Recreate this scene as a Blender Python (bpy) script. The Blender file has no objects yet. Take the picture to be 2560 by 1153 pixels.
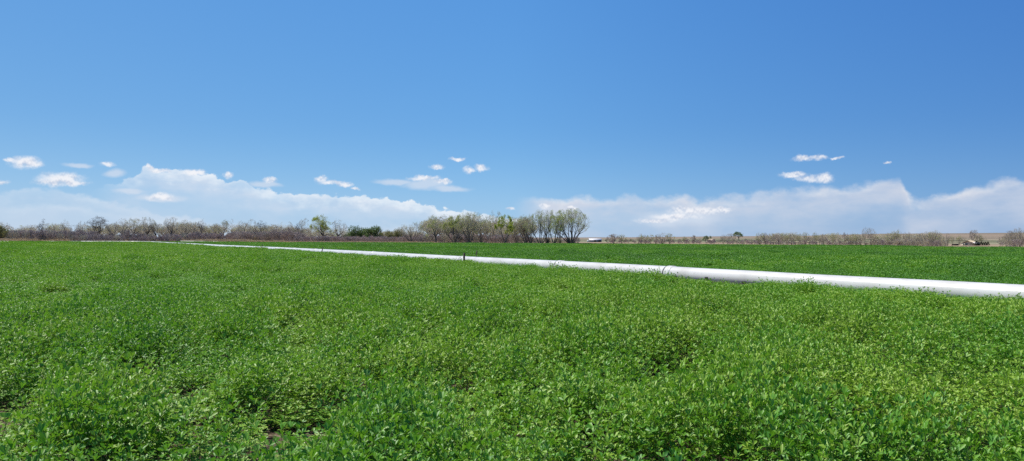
import bpy, math, random
import numpy as np
from mathutils import Matrix, Vector, noise as mnoise

sc = bpy.context.scene
COL = sc.collection
PI = math.pi
FPX = 1898.0                      # focal length in photo pixels (2560 wide)
EYE = 1.45
CAN = 0.27                        # height of the alfalfa

# ------------------------------------------------------------------ camera
PITCH = math.atan((599 - 576.5) / FPX)
ROLL = math.atan(8 / 2560)
Fv = np.array([0, math.cos(PITCH), math.sin(PITCH)])
R0 = np.array([1.0, 0, 0])
U0 = np.array([0, -math.sin(PITCH), math.cos(PITCH)])
Rv = math.cos(ROLL) * R0 + math.sin(ROLL) * U0
Uv = -math.sin(ROLL) * R0 + math.cos(ROLL) * U0
cam = bpy.data.cameras.new('camera')
cam.sensor_width = 36
cam.lens = 36 * FPX / 2560
cam.clip_start = 0.05
cam.clip_end = 20000
co = bpy.data.objects.new('camera', cam)
COL.objects.link(co)
co.matrix_world = Matrix(((Rv[0], Uv[0], -Fv[0], 0), (Rv[1], Uv[1], -Fv[1], 0), (Rv[2], Uv[2], -Fv[2], EYE), (0, 0, 0, 1)))
sc.camera = co


def ray(x, y):
    return Fv * FPX + Rv * (x - 1280) - Uv * (y - 576.5)


def hor(x):
    return 595 + 8 * x / 2560


def gp(x, y, z=0.0):
    d = ray(x, y)
    t = (z - EYE) / d[2]
    return d[0] * t, d[1] * t


def colx(x, Y):
    d = ray(x, hor(x))
    return d[0] / d[1] * Y


def zat(x, y, Y):
    d = ray(x, y)
    return EYE + d[2] / d[1] * Y


def uof(x):
    d = ray(x, hor(x))
    return d[0] / d[1]


# ------------------------------------------------------------------ tagging
def tag(o, label, cat=None, group=None, kind=None):
    o['label'] = label
    if cat: o['category'] = cat
    if group: o['group'] = group
    if kind: o['kind'] = kind
    return o


def link(name, me, parent=None, loc=None):
    o = bpy.data.objects.new(name, me)
    COL.objects.link(o)
    if parent: o.parent = parent
    if loc is not None: o.location = loc
    return o


def empty(name, loc):
    o = bpy.data.objects.new(name, None)
    o.empty_display_size = .3
    COL.objects.link(o)
    o.location = loc
    return o


def mesh_np(name, V, F, mats, midx=None, smooth=False):
    """V (n,3), F: list of arrays, each (m,k)"""
    me = bpy.data.meshes.new(name)
    V = np.asarray(V, dtype=np.float32)
    if not isinstance(F, list): F = [F]
    F = [np.asarray(f, dtype=np.int32) for f in F if len(f)]
    me.vertices.add(len(V))
    me.vertices.foreach_set('co', V.ravel())
    loops = np.concatenate([f.ravel() for f in F])
    sizes = np.concatenate([np.full(len(f), f.shape[1], dtype=np.int32) for f in F])
    starts = np.concatenate([[0], np.cumsum(sizes)[:-1]]).astype(np.int32)
    me.loops.add(len(loops))
    me.loops.foreach_set('vertex_index', loops)
    me.polygons.add(len(sizes))
    me.polygons.foreach_set('loop_start', starts)
    me.polygons.foreach_set('loop_total', sizes)
    if midx is not None: me.polygons.foreach_set('material_index', np.asarray(midx, dtype=np.int32))
    if smooth: me.polygons.foreach_set('use_smooth', np.ones(len(sizes), dtype=bool))
    for m in (mats if isinstance(mats, (list, tuple)) else [mats]):
        me.materials.append(m)
    me.update(calc_edges=True)
    return me


# ------------------------------------------------------------------ materials
def newmat(name):
    m = bpy.data.materials.new(name)
    m.use_nodes = True
    nt = m.node_tree
    nt.nodes.clear()
    out = nt.nodes.new('ShaderNodeOutputMaterial')
    return m, nt, out


def N(nt, t, **kw):
    n = nt.nodes.new(t)
    for k, v in kw.items():
        if k.startswith('i_'):
            n.inputs[k[2:].replace('_', ' ')].default_value = v
        else:
            setattr(n, k, v)
    return n


def ramp(nt, stops, interp='LINEAR'):
    n = nt.nodes.new('ShaderNodeValToRGB')
    n.color_ramp.interpolation = interp
    e = n.color_ramp.elements
    while len(e) < len(stops): e.new(0.5)
    for k, (p, c) in enumerate(stops):
        e[k].position = p
        e[k].color = (c[0], c[1], c[2], 1) if not isinstance(c, (int, float)) else (c, c, c, 1)
    return n


def simple(name, col, rough=.8, spec=.3, var=.25, scale=4.0, bump=0.0, metal=0.0):
    m, nt, out = newmat(name)
    b = N(nt, 'ShaderNodeBsdfPrincipled')
    b.inputs['Roughness'].default_value = rough
    b.inputs['Specular IOR Level'].default_value = spec
    b.inputs['Metallic'].default_value = metal
    tc = N(nt, 'ShaderNodeTexCoord')
    nz = N(nt, 'ShaderNodeTexNoise')
    nz.inputs['Scale'].default_value = scale
    nz.inputs['Detail'].default_value = 5
    nt.links.new(tc.outputs['Object'], nz.inputs['Vector'])
    r = ramp(nt, [(.3, [c * (1 - var) for c in col]), (.7, [min(1, c * (1 + var)) for c in col])])
    nt.links.new(nz.outputs['Fac'], r.inputs['Fac'])
    nt.links.new(r.outputs['Color'], b.inputs['Base Color'])
    if bump:
        bp = N(nt, 'ShaderNodeBump')
        bp.inputs['Strength'].default_value = bump
        nt.links.new(nz.outputs['Fac'], bp.inputs['Height'])
        nt.links.new(bp.outputs['Normal'], b.inputs['Normal'])
    nt.links.new(b.outputs[0], out.inputs['Surface'])
    return m


def leafmat(name, cols, rough=.45, spec=.5, transl=.35, tcol=(.16, .30, .03), inst=True, obj_random=False):
    """cols: ramp stops over a tint value from the plant and its place"""
    m, nt, out = newmat(name)
    b = N(nt, 'ShaderNodeBsdfPrincipled')
    b.inputs['Roughness'].default_value = rough
    b.inputs['Specular IOR Level'].default_value = spec
    t = N(nt, 'ShaderNodeBsdfTranslucent')
    g = N(nt, 'ShaderNodeNewGeometry')
    nz = N(nt, 'ShaderNodeTexNoise')
    nz.inputs['Scale'].default_value = 9.0 if inst else 0.9
    nz.inputs['Detail'].default_value = 2
    nt.links.new(g.outputs['Position'], nz.inputs['Vector'])
    add = N(nt, 'ShaderNodeMath', operation='MULTIPLY_ADD')
    add.inputs[1].default_value = .7
    nt.links.new(nz.outputs['Fac'], add.inputs[0])
    if inst:
        a = N(nt, 'ShaderNodeAttribute', attribute_type='INSTANCER', attribute_name='tint')
        nt.links.new(a.outputs['Fac'], add.inputs[2])
    elif obj_random:
        a = N(nt, 'ShaderNodeObjectInfo')
        sub = N(nt, 'ShaderNodeMath', operation='MULTIPLY_ADD')
        sub.inputs[1].default_value = .5; sub.inputs[2].default_value = -.1
        nt.links.new(a.outputs['Random'], sub.inputs[0])
        nt.links.new(sub.outputs[0], add.inputs[2])
    else:
        add.inputs[2].default_value = .15
    # leaf-to-leaf differences
    rnd = N(nt, 'ShaderNodeMath', operation='MULTIPLY_ADD')
    rnd.inputs[1].default_value = .45
    nt.links.new(g.outputs['Random Per Island'], rnd.inputs[0])
    nt.links.new(add.outputs[0], rnd.inputs[2])
    r = ramp(nt, cols)
    nt.links.new(rnd.outputs[0], r.inputs['Fac'])
    nt.links.new(r.outputs['Color'], b.inputs['Base Color'])
    mixc = N(nt, 'ShaderNodeMix', data_type='RGBA', blend_type='MIX')
    mixc.inputs[0].default_value = .5
    nt.links.new(r.outputs['Color'], mixc.inputs[6])
    mixc.inputs[7].default_value = (*tcol, 1)
    nt.links.new(mixc.outputs[2], t.inputs['Color'])
    mx = N(nt, 'ShaderNodeMixShader')
    mx.inputs[0].default_value = transl
    nt.links.new(b.outputs[0], mx.inputs[1])
    nt.links.new(t.outputs[0], mx.inputs[2])
    nt.links.new(mx.outputs[0], out.inputs['Surface'])
    return m


M_ALF = leafmat('alfalfa_leaf', [(.12, (.046, .155, .034)), (.45, (.094, .278, .034)), (.75, (.155, .36, .030)), (1.0, (.29, .45, .055))], rough=.47, spec=.36, transl=.28, tcol=(.20, .46, .01))
M_STEM = simple('alfalfa_stem', (.10, .16, .04), .6, .3)
M_BARK = simple('bark', (.165, .145, .118), .9, .1, .3, 1.5)
M_BARKD = simple('dark_bark', (.105, .092, .082), .9, .1, .3, 1.5)
M_TWIG = simple('twig', (.52, .47, .36), .9, .1, .3, .6)
M_TWIGP = simple('scrub_twig', (.37, .325, .275), .9, .1, .3, .6)
M_WILLOW = simple('willow_stem', (.40, .335, .305), .85, .1, .35, .5)
M_WILLOWR = simple('red_brush_stem', (.44, .345, .315), .85, .1, .35, .5)
M_OLIVE = simple('olive_twig', (.34, .33, .20), .85, .1, .3, .5)
M_BUD = leafmat('young_leaf', [(.2, (.34, .36, .14)), (.6, (.43, .46, .16)), (1.0, (.54, .56, .25))], .6, .2, .4, (.35, .42, .06), inst=False, obj_random=False)
M_YG = leafmat('yellow_green_leaf', [(.2, (.26, .33, .05)), (.6, (.36, .44, .07)), (1.0, (.46, .52, .10))], .6, .2, .4, (.38, .45, .03), inst=False)
M_BRN = leafmat('russet_bud', [(.2, (.22, .17, .09)), (.6, (.30, .24, .12)), (1.0, (.36, .29, .16))], .7, .1, .3, (.35, .27, .12), inst=False)
M_GRN = leafmat('green_leaf', [(.2, (.085, .14, .045)), (.6, (.13, .20, .06)), (1.0, (.19, .26, .085))], .6, .2, .3, (.10, .2, .03), inst=False)
M_CON = leafmat('evergreen_needle', [(.2, (.018, .030, .018)), (.6, (.028, .045, .026)), (1.0, (.04, .06, .035))], .7, .2, .1, (.02, .05, .02), inst=False)
M_DRY = leafmat('dry_grass_blade', [(.1, (.42, .31, .20)), (.5, (.55, .43, .28)), (1.0, (.66, .54, .36))], .8, .1, .25, (.6, .48, .3))

# ------------------------------------------------------------------ terrain
EDGE_PX = [(-900, 600.6), (0, 603.3), (371, 603.7), (440, 604.2), (520, 605.2), (700, 606.2), (980, 607.3), (1430, 609.2), (1600, 610.4),
           (1800, 611.8), (2000, 613.4), (2200, 615.3), (2560, 619.3), (3300, 624.5)]
EU = np.array([uof(x) for x, y in EDGE_PX])
EY = np.array([gp(x, y, CAN)[1] for x, y in EDGE_PX])


def edgeY(u):
    return np.interp(u, EU, EY)


BU = np.array([uof(x) for x in (-900, 600, 760, 1050, 1430, 3300)])
BZ = np.array([.75, .75, .30, .25, .10, .05])
TX = [1100, 1430, 1600, 1800, 2000, 2200, 2560, 3400]
TU = np.array([uof(x) for x in TX])
TY = [400, 600, 1000, 1400, 2000, 3000, 4500, 8000]
TE = np.array([[8.0, 8.0, 8.3, 8.6, 10.5, 12.0, 13.0, 14.0],
               [7.0, 7.2, 7.5, 7.8, 9.8, 11.0, 11.9, 13.0],
               [5.0, 5.6, 5.4, 5.1, 4.5, 5.0, 8.0, 9.0],
               [2.2, 2.0, 1.0, -2.0, -2.0, 1.0, 4.0, 4.0],
               [-1, -2.0, -3.0, -5.0, -6.0, -7.0, -4.0, -3.0],
               [-4.5, -5.6, -6.8, -9.8, -11.5, -18.0, -22.0, -22.0],
               [0, 0, 0, 0, 0, 0, 0, 0],
               [2, 2, 2, 2, 2, 2, 2, 2]])


def terr(u, Y):
    """ground height at view slope u = X/Y and depth Y"""
    u = np.asarray(u, float); Y = np.asarray(Y, float)
    E = edgeY(u)
    s = np.clip((Y - E - 1) / 9.0, 0, 1); s = s * s * (3 - 2 * s)
    zb = np.interp(u, BU, BZ) * s
    # right-hand valley and ridge
    e_rows = [np.interp(u, TU, TE[k]) for k in range(len(TY))]
    z_rows = [EYE - e_rows[k] * TY[k] / FPX for k in range(len(TY))]
    zr = np.copy(zb)
    y0 = E + 15
    zr0 = np.interp(u, BU, BZ)
    prevY, prevZ = y0, zr0
    for k in range(len(TY)):
        t = np.clip((Y - prevY) / (TY[k] - prevY), 0, 1)
        ss = t * t * (3 - 2 * t) if k == 0 else t
        zr = np.where(Y > prevY, prevZ + (z_rows[k] - prevZ) * ss, zr)
        prevY, prevZ = np.full_like(Y, TY[k]) if Y.ndim else TY[k], z_rows[k]
    w = np.clip((u - uof(1060)) / (uof(1380) - uof(1060)), 0, 1)
    w = w * w * (3 - 2 * w)
    return zb * (1 - w) + zr * w


def H(x, y):
    return float(terr(x / y, y)) if y > 1 else 0.0


def build_ground():
    azs = np.concatenate([np.arange(-180, -46, 6.0), np.arange(-46, 46, .4), np.arange(46, 180, 6.0)])
    A = np.radians(azs)
    c = np.maximum(np.cos(A), math.cos(math.radians(50)))
    u = np.clip(np.tan(np.clip(A, -math.radians(50), math.radians(50))), -1.3, 1.3)
    E = edgeY(u)
    fr = [.004, .01, .02, .035, .06, .1, .16, .25, .38, .55, .75, .9, .97]
    offs = [0, 1.0, 2.5, 4, 5.5, 7, 8.5, 10, 13, 17, 24, 36, 55, 80, 110, 150, 190, 250, 320, 390, 460, 540, 620, 700, 780, 880, 980, 1080,
            1180, 1300, 1450, 1650, 1900, 2200, 2500, 2750, 2900, 3200, 3600, 4200, 5200, 7000, 11000]
    rows = [E * f for f in fr] + [E + o for o in offs]
    V = [[0, 0, 0]]; ed = [-200.0]; dp = [0.0]
    for Yd in rows:
        z = terr(u, Yd)
        r = Yd / c
        for j in range(len(A)):
            V.append([r[j] * math.sin(A[j]), r[j] * math.cos(A[j]), z[j]])
        ed += list(Yd - E); dp += list(Yd)
    V = np.array(V); n = len(A)
    tri = [[0, 1 + (j + 1) % n, 1 + j] for j in range(n)]
    q = []
    for i in range(len(rows) - 1):
        a = 1 + i * n; b = a + n
        for j in range(n):
            k = (j + 1) % n
            q.append([a + j, a + k, b + k, b + j])
    m, nt, out = newmat('ground')
    b = N(nt, 'ShaderNodeBsdfPrincipled')
    b.inputs['Roughness'].default_value = .95
    b.inputs['Specular IOR Level'].default_value = .1
    g = N(nt, 'ShaderNodeNewGeometry')
    ae = N(nt, 'ShaderNodeAttribute', attribute_name='beyond_edge')
    ad = N(nt, 'ShaderNodeAttribute', attribute_name='depth')
    nz = N(nt, 'ShaderNodeTexNoise'); nz.inputs['Scale'].default_value = 22; nz.inputs['Detail'].default_value = 8
    nt.links.new(g.outputs['Position'], nz.inputs['Vector'])
    soil = ramp(nt, [(.42, (.075, .052, .036)), (.58, (.13, .097, .07)), (.70, (.34, .265, .19))])
    nt.links.new(nz.outputs['Fac'], soil.inputs['Fac'])
    n2 = N(nt, 'ShaderNodeTexNoise'); n2.inputs['Scale'].default_value = .012; n2.inputs['Detail'].default_value = 6
    mp = N(nt, 'ShaderNodeMapping'); mp.inputs['Scale'].default_value = (.35, 1.6, 1)
    nt.links.new(g.outputs['Position'], mp.inputs['Vector'])
    nt.links.new(mp.outputs[0], n2.inputs['Vector'])
    # depth + noise -> land cover bands
    d1 = N(nt, 'ShaderNodeMath', operation='MULTIPLY_ADD'); d1.inputs[1].default_value = 260; 
    nt.links.new(n2.outputs['Fac'], d1.inputs[0]); nt.links.new(ad.outputs['Fac'], d1.inputs[2])
    d2 = N(nt, 'ShaderNodeMath', operation='DIVIDE'); d2.inputs[1].default_value = 3600
    nt.links.new(d1.outputs[0], d2.inputs[0])
    tan = (.36, .27, .175); past = (.26, .195, .135); grn = (.075, .095, .05); pale = (.42, .37, .24); oli = (.215, .20, .125); brn = (.205, .168, .122)
    K = lambda v: (v + 130) / 3600
    band = ramp(nt, [(0, tan), (K(330), tan), (K(420), past), (K(780), (.33, .25, .17)), (K(900), past), (K(960), grn), (K(1040), grn), (K(1060), pale),
                     (K(1120), pale), (K(1150), grn), (K(1250), grn), (K(1300), oli), (K(1500), oli), (K(1560), (.105, .115, .065)), (K(1700), (.115, .12, .07)),
                     (K(1760), (.33, .28, .19)), (K(2000), brn), (K(2500), (.27, .21, .155)), (K(2800), brn), (K(3000), (.16, .13, .115))])
    nt.links.new(d2.outputs[0], band.inputs['Fac'])
    n3 = N(nt, 'ShaderNodeTexNoise'); n3.inputs['Scale'].default_value = .35; n3.inputs['Detail'].default_value = 5
    nt.links.new(g.outputs['Position'], n3.inputs['Vector'])
    vr = ramp(nt, [(.3, .75), (.7, 1.2)])
    nt.links.new(n3.outputs['Fac'], vr.inputs['Fac'])
    mul = N(nt, 'ShaderNodeMix', data_type='RGBA', blend_type='MULTIPLY'); mul.inputs[0].default_value = 1
    nt.links.new(band.outputs['Color'], mul.inputs[6]); nt.links.new(vr.outputs['Color'], mul.inputs[7])
    sm = N(nt, 'ShaderNodeMapRange'); sm.inputs['From Min'].default_value = -.5; sm.inputs['From Max'].default_value = 1.5
    nt.links.new(ae.outputs['Fac'], sm.inputs['Value'])
    mx = N(nt, 'ShaderNodeMix', data_type='RGBA')
    nt.links.new(sm.outputs[0], mx.inputs[0]); nt.links.new(soil.outputs['Color'], mx.inputs[6]); nt.links.new(mul.outputs[2], mx.inputs[7])
    nt.links.new(mx.outputs[2], b.inputs['Base Color'])
    bp = N(nt, 'ShaderNodeBump'); bp.inputs['Strength'].default_value = .9; bp.inputs['Distance'].default_value = .05
    nt.links.new(nz.outputs['Fac'], bp.inputs['Height']); nt.links.new(bp.outputs['Normal'], b.inputs['Normal'])
    nt.links.new(b.outputs[0], out.inputs['Surface'])
    me = mesh_np('ground', V, [np.array(tri), np.array(q)], m, smooth=True)
    a = me.attributes.new('beyond_edge', 'FLOAT', 'POINT'); a.data.foreach_set('value', np.array(ed, dtype=np.float32))
    a = me.attributes.new('depth', 'FLOAT', 'POINT'); a.data.foreach_set('value', np.array(dp, dtype=np.float32))
    o = link('ground', me)
    tag(o, 'field soil, dry pasture and the low brown ridge beyond', 'ground', kind='structure')


build_ground()


# ------------------------------------------------------------------ scatter (only for what nobody could count)
def scatter(name, pts, rot, scl, idx, tint, sources, label, cat, obj=None):
    me = bpy.data.meshes.new(name)
    n = len(pts)
    me.vertices.add(n)
    me.vertices.foreach_set('co', np.asarray(pts, dtype=np.float32).ravel())
    for nm, ty, key, arr in (('rot', 'FLOAT_VECTOR', 'vector', rot), ('scl', 'FLOAT_VECTOR', 'vector', scl)):
        a = me.attributes.new(nm, ty, 'POINT'); a.data.foreach_set(key, np.asarray(arr, dtype=np.float32).ravel())
    a = me.attributes.new('idx', 'INT', 'POINT'); a.data.foreach_set('value', np.asarray(idx, dtype=np.int32))
    a = me.attributes.new('tint', 'FLOAT', 'POINT'); a.data.foreach_set('value', np.asarray(tint, dtype=np.float32))
    o = link(name, me)
    tag(o, label, cat, kind='stuff')
    src = bpy.data.collections.new(name + '_kinds')
    for k, sm in enumerate(sources):
        so = bpy.data.objects.new('%s_kind_%03d' % (name, k), sm)
        src.objects.link(so)
    ng = bpy.data.node_groups.new(name, 'GeometryNodeTree')
    ng.interface.new_socket(name='Geometry', in_out='INPUT', socket_type='NodeSocketGeometry')
    ng.interface.new_socket(name='Geometry', in_out='OUTPUT', socket_type='NodeSocketGeometry')
    gi = ng.nodes.new('NodeGroupInput'); go = ng.nodes.new('NodeGroupOutput')
    iop = ng.nodes.new('GeometryNodeInstanceOnPoints')
    ci = ng.nodes.new('GeometryNodeCollectionInfo')
    ci.inputs['Collection'].default_value = src
    ci.inputs['Separate Children'].default_value = True
    ci.inputs['Reset Children'].default_value = True
    iop.inputs['Pick Instance'].default_value = True
    def na(nm, ty):
        a = ng.nodes.new('GeometryNodeInputNamedAttribute'); a.data_type = ty; a.inputs['Name'].default_value = nm
        return a.outputs['Attribute']
    e2r = ng.nodes.new('FunctionNodeEulerToRotation')
    L = ng.links.new
    L(na('rot', 'FLOAT_VECTOR'), e2r.inputs[0])
    L(e2r.outputs[0], iop.inputs['Rotation'])
    L(na('scl', 'FLOAT_VECTOR'), iop.inputs['Scale'])
    L(na('idx', 'INT'), iop.inputs['Instance Index'])
    L(ci.outputs[0], iop.inputs['Instance'])
    L(gi.outputs[0], iop.inputs['Points'])
    L(iop.outputs[0], go.inputs[0])
    md = o.modifiers.new('scatter', 'NODES')
    md.node_group = ng
    return o


# ------------------------------------------------------------------ alfalfa plants
def unit(a):
    return a / np.maximum(1e-9, np.linalg.norm(a, axis=-1, keepdims=True))


def leaflets(P, D, Nn, L, W, tris4=True):
    """folded obovate leaflets: base P, direction D, face normal Nn"""
    S = unit(np.cross(D, Nn)); Nn = unit(np.cross(S, D))
    L = L[:, None]; W = W[:, None]
    m = P + D * L * .6 - Nn * L * .03
    lft = P + D * L * .62 + S * W * .5 + Nn * W * .16
    rgt = P + D * L * .62 - S * W * .5 + Nn * W * .16
    tip = P + D * L - Nn * L * .12
    n = len(P)
    if tris4:
        V = np.stack([P, m, lft, rgt, tip], 1).reshape(-1, 3)
        b = np.arange(n)[:, None] * 5
        F = np.concatenate([b + [0, 1, 2], b + [2, 1, 4], b + [0, 3, 1], b + [3, 4, 1]])
    else:
        V = np.stack([P, lft, rgt, tip], 1).reshape(-1, 3)
        b = np.arange(n)[:, None] * 4
        F = np.concatenate([b + [0, 3, 1], b + [0, 2, 3]])
    return V, F


def tubes(P0, P1, R0_, R1_, sides=3):
    D = unit(P1 - P0)
    ref = np.where(np.abs(D[:, 2:3]) > .9, np.array([[1.0, 0, 0]]), np.array([[0, 0, 1.0]]))
    A = unit(np.cross(D, ref)); B = np.cross(D, A)
    V = []
    for k in range(sides):
        th = 2 * PI * k / sides
        o = A * math.cos(th) + B * math.sin(th)
        V.append(P0 + o * R0_[:, None]); V.append(P1 + o * R1_[:, None])
    V = np.stack(V, 1).reshape(-1, 3)
    b = np.arange(len(P0))[:, None] * (2 * sides)
    F = []
    for k in range(sides):
        k2 = (k + 1) % sides
        F.append(b + [2 * k, 2 * k2, 2 * k2 + 1, 2 * k + 1])
    return V, np.concatenate(F)


def alf_mesh(name, seed, stems, ht, area, leaf, nodes, full, r_base=None, lo=.15):
    """stems of alfalfa with trifoliate leaves up each stem"""
    rng = np.random.default_rng(seed)
    P = []; D = []; Nn = []; L = []; W = []
    S0 = []; S1 = []
    for s in range(stems):
        if r_base is not None:
            a = rng.uniform(0, 2 * PI); r = r_base * math.sqrt(rng.uniform()); base = np.array([r * math.cos(a), r * math.sin(a), 0])
            out = np.array([math.cos(a), math.sin(a), 0]) * (r / r_base)
            lean = out * rng.uniform(.2, .75) + rng.normal(0, .12, 3) * [1, 1, 0]
        else:
            base = np.array([rng.uniform(-.5, .5) * area, rng.uniform(-.5, .5) * area, 0])
            lean = rng.normal(0, .32, 3) * [1, 1, 0]
        h = ht * rng.uniform(.68, 1.08)
        if area:
            cs_ = {True: .22, False: .55}[area < 1] if area < 3 else 1.3
            h *= .42 + .76 * min(1, max(0, .60 + 2.2 * mnoise.noise(Vector((base[0] / cs_, base[1] / cs_, seed)))))
        d0 = unit(np.array([0, 0, 1.0]) + lean)
        bend = lean * .25 + rng.normal(0, .12, 3) * [1, 1, 0]
        az = rng.uniform(0, 2 * PI)
        prev = base
        for k in range(nodes):
            t = lo + (1 - lo) * (k + 1) / nodes
            p = base + d0 * h * t + bend * h * t * t * .5
            if full:
                S0.append(prev); S1.append(p); prev = p
            az += 2.4 + rng.normal(0, .3)
            o = np.array([math.cos(az), math.sin(az), 0])
            el = rng.uniform(.35, 1.0) if k < nodes - 1 else 1.4
            pet = unit(o * math.cos(el) + np.array([0, 0, math.sin(el)]))
            pl = leaf * rng.uniform(.5, 1.1) * (.35 if k == nodes - 1 else 1)
            q = p + pet * pl
            sz = leaf * rng.uniform(.75, 1.15) * (1.0 if t < .85 else .8)
            side = np.array([-o[1], o[0], 0])
            for j, sp in enumerate((0, 1, -1)):
                dd = unit(o * (1 if j == 0 else .35) + side * sp * 1.0 + np.array([0, 0, rng.normal((.25 + .55 * t) if k < nodes - 1 else 1.5, .38)]))
                up = unit(np.array([rng.normal(0, .38), rng.normal(0, .38), 1.0]) - o * .3)
                P.append(q); D.append(dd); Nn.append(up); L.append(sz); W.append(sz * rng.uniform(.38, .5))
    P, D, Nn, L, W = map(np.array, (P, D, Nn, L, W))
    V, F = leaflets(P, D, Nn, L, W, full)
    mi = np.zeros(len(F), int)
    Fs = [F]
    if full:
        S0 = np.array(S0); S1 = np.array(S1)
        Vt, Ft = tubes(S0, S1, np.full(len(S0), .0016), np.full(len(S0), .0013), 3)
        Fs.append(Ft + len(V)); V = np.concatenate([V, Vt])
        mi = np.concatenate([mi, np.ones(len(Ft), int)])
    return mesh_np(name, V, Fs, [M_ALF, M_STEM], mi)


near_m = [alf_mesh('alfalfa_plant', 10 + k, 9, .41, 0, .043, 8, True, r_base=.07, lo=.30) for k in range(9)]
mid_m = [alf_mesh('alfalfa_patch', 40 + k, 80, CAN * 1.12, .56, .052, 7, False) for k in range(6)]
far_m = [alf_mesh('alfalfa_far_patch', 60 + k, 340, CAN * 1.1, 1.62, .085, 5, False) for k in range(5)]
dist_m = [alf_mesh('alfalfa_distant_patch', 80 + k, 1500, CAN * 1.05, 5.2, .125, 4, False, lo=.35) for k in range(4)]
ALL_ALF = near_m + mid_m + far_m + dist_m

# pipeline centre line, from photo pixels (column, row of the pipe's top edge)
A_, B_ = 20.3385, -0.54128
pp = [(2560, 712), (2345, 700.9), (2182, 693.0), (2040, 686.0), (1892, 677.6), (1755, 670.6), (1677, 666.0), (1560, 659.9), (1410, 652.5), (1305, 647.6),
      (1159, 640.9), (1000, 632.6), (960, 630.4), (921, 628.4), (878, 626.3), (829, 624.1), (780, 621.9), (698, 618.2), (651, 616.3)]
WAY = []
Yn = 12.0
WAY.append((A_ + B_ * 5.0, 5.0, .49)); WAY.append((A_ + B_ * 12.0, 12.0, .49))
for x, y in pp:
    u = uof(x); Y = A_ / (u - B_)
    WAY.append((u * Y, Y, zat(x, y, Y)))
for x, y, Y in ((558, 612.6, 118), (487, 608.8, 154), (450, 607.2, 178), (420, 605.7, 200), (395, 604.4, 226), (378, 603.4, 246), (340, 602.9, 251), (200, 602.7, 250), (64, 602.7, 246), (-300, 601.6, 246)):
    WAY.append((colx(x, Y), Y, zat(x, y, Y)))
WAY = np.array(WAY)
seglen = np.linalg.norm(np.diff(WAY[:, :2], axis=0), axis=1)
CUM = np.concatenate([[0], np.cumsum(seglen)])


def pipe_at(s):
    return np.array([np.interp(s, CUM, WAY[:, k]) for k in range(3)])


def pipe_dist(X, Y):
    """signed distance of points to the pipe: + on the camera's side"""
    best = np.full(len(X), 1e9); sg = np.ones(len(X))
    for k in range(len(WAY) - 1):
        a = WAY[k, :2]; b = WAY[k + 1, :2]; d = b - a; L2 = d @ d
        t = np.clip(((X - a[0]) * d[0] + (Y - a[1]) * d[1]) / L2, 0, 1)
        dx = X - (a[0] + t * d[0]); dy = Y - (a[1] + t * d[1])
        dd = np.hypot(dx, dy)
        s = np.sign(d[0] * dy - d[1] * dx)
        m = dd < best
        best[m] = dd[m]; sg[m] = s[m]
    return best * sg


def fbm(X, Y, sc_, seed=0.0):
    return np.array([mnoise.fractal(Vector((x * sc_, y * sc_, seed)), 1.0, 2.0, 3) for x, y in zip(X, Y)])


GAPS = [(1795, 697, 1.5, .55), (500, 1070, .22, .12), (20, 1040, .22, .12), (2330, 1045, .16, .09), (2110, 1100, .12, .1), (1230, 800, .12, .06), (560, 760, .2, .08), (820, 880, .12, .06), (1480, 1010, .1, .06), (1660, 940, .09, .05), (930, 1010, .12, .07), (240, 890, .14, .06), (1900, 1010, .1, .05), (2500, 960, .12, .06), (860, 1090, .14, .08), (1150, 1100, .08, .06), (1390, 900, .1, .05), (25, 1062, .24, .10), (150, 968, .12, .05), (330, 985, .10, .06), (500, 1100, .20, .10), (560, 1075, .16, .07), (440, 1060, .14, .07), (700, 1095, .12, .07), (740, 1118, .07, .05),
        (1245, 975, .10, .05), (1150, 1030, .10, .07), (1075, 1032, .07, .05), (1080, 1000, .05, .05), (2105, 1075, .08, .09), (2120, 1118, .09, .07),
        (2318, 1022, .14, .07), (2350, 1040, .10, .05), (2010, 915, .10, .05), (2440, 1065, .1, .06), (1800, 860, .12, .06), (120, 722, .35, .2), (230, 745, .3, .2),
        (2230, 668, .5, .4), (1830, 655, .5, .4), (1330, 640, .6, .6), (1080, 672, .4, .4), (1860, 720, .25, .2), (1085, 700, .4, .3)]
GP = [(gp(x, y, .06 if y > 800 else .2), rx, ry) for x, y, rx, ry in GAPS]

rng = np.random.default_rng(3)
pts = []; idx = []; scl = []; tin = []; rz = []


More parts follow.
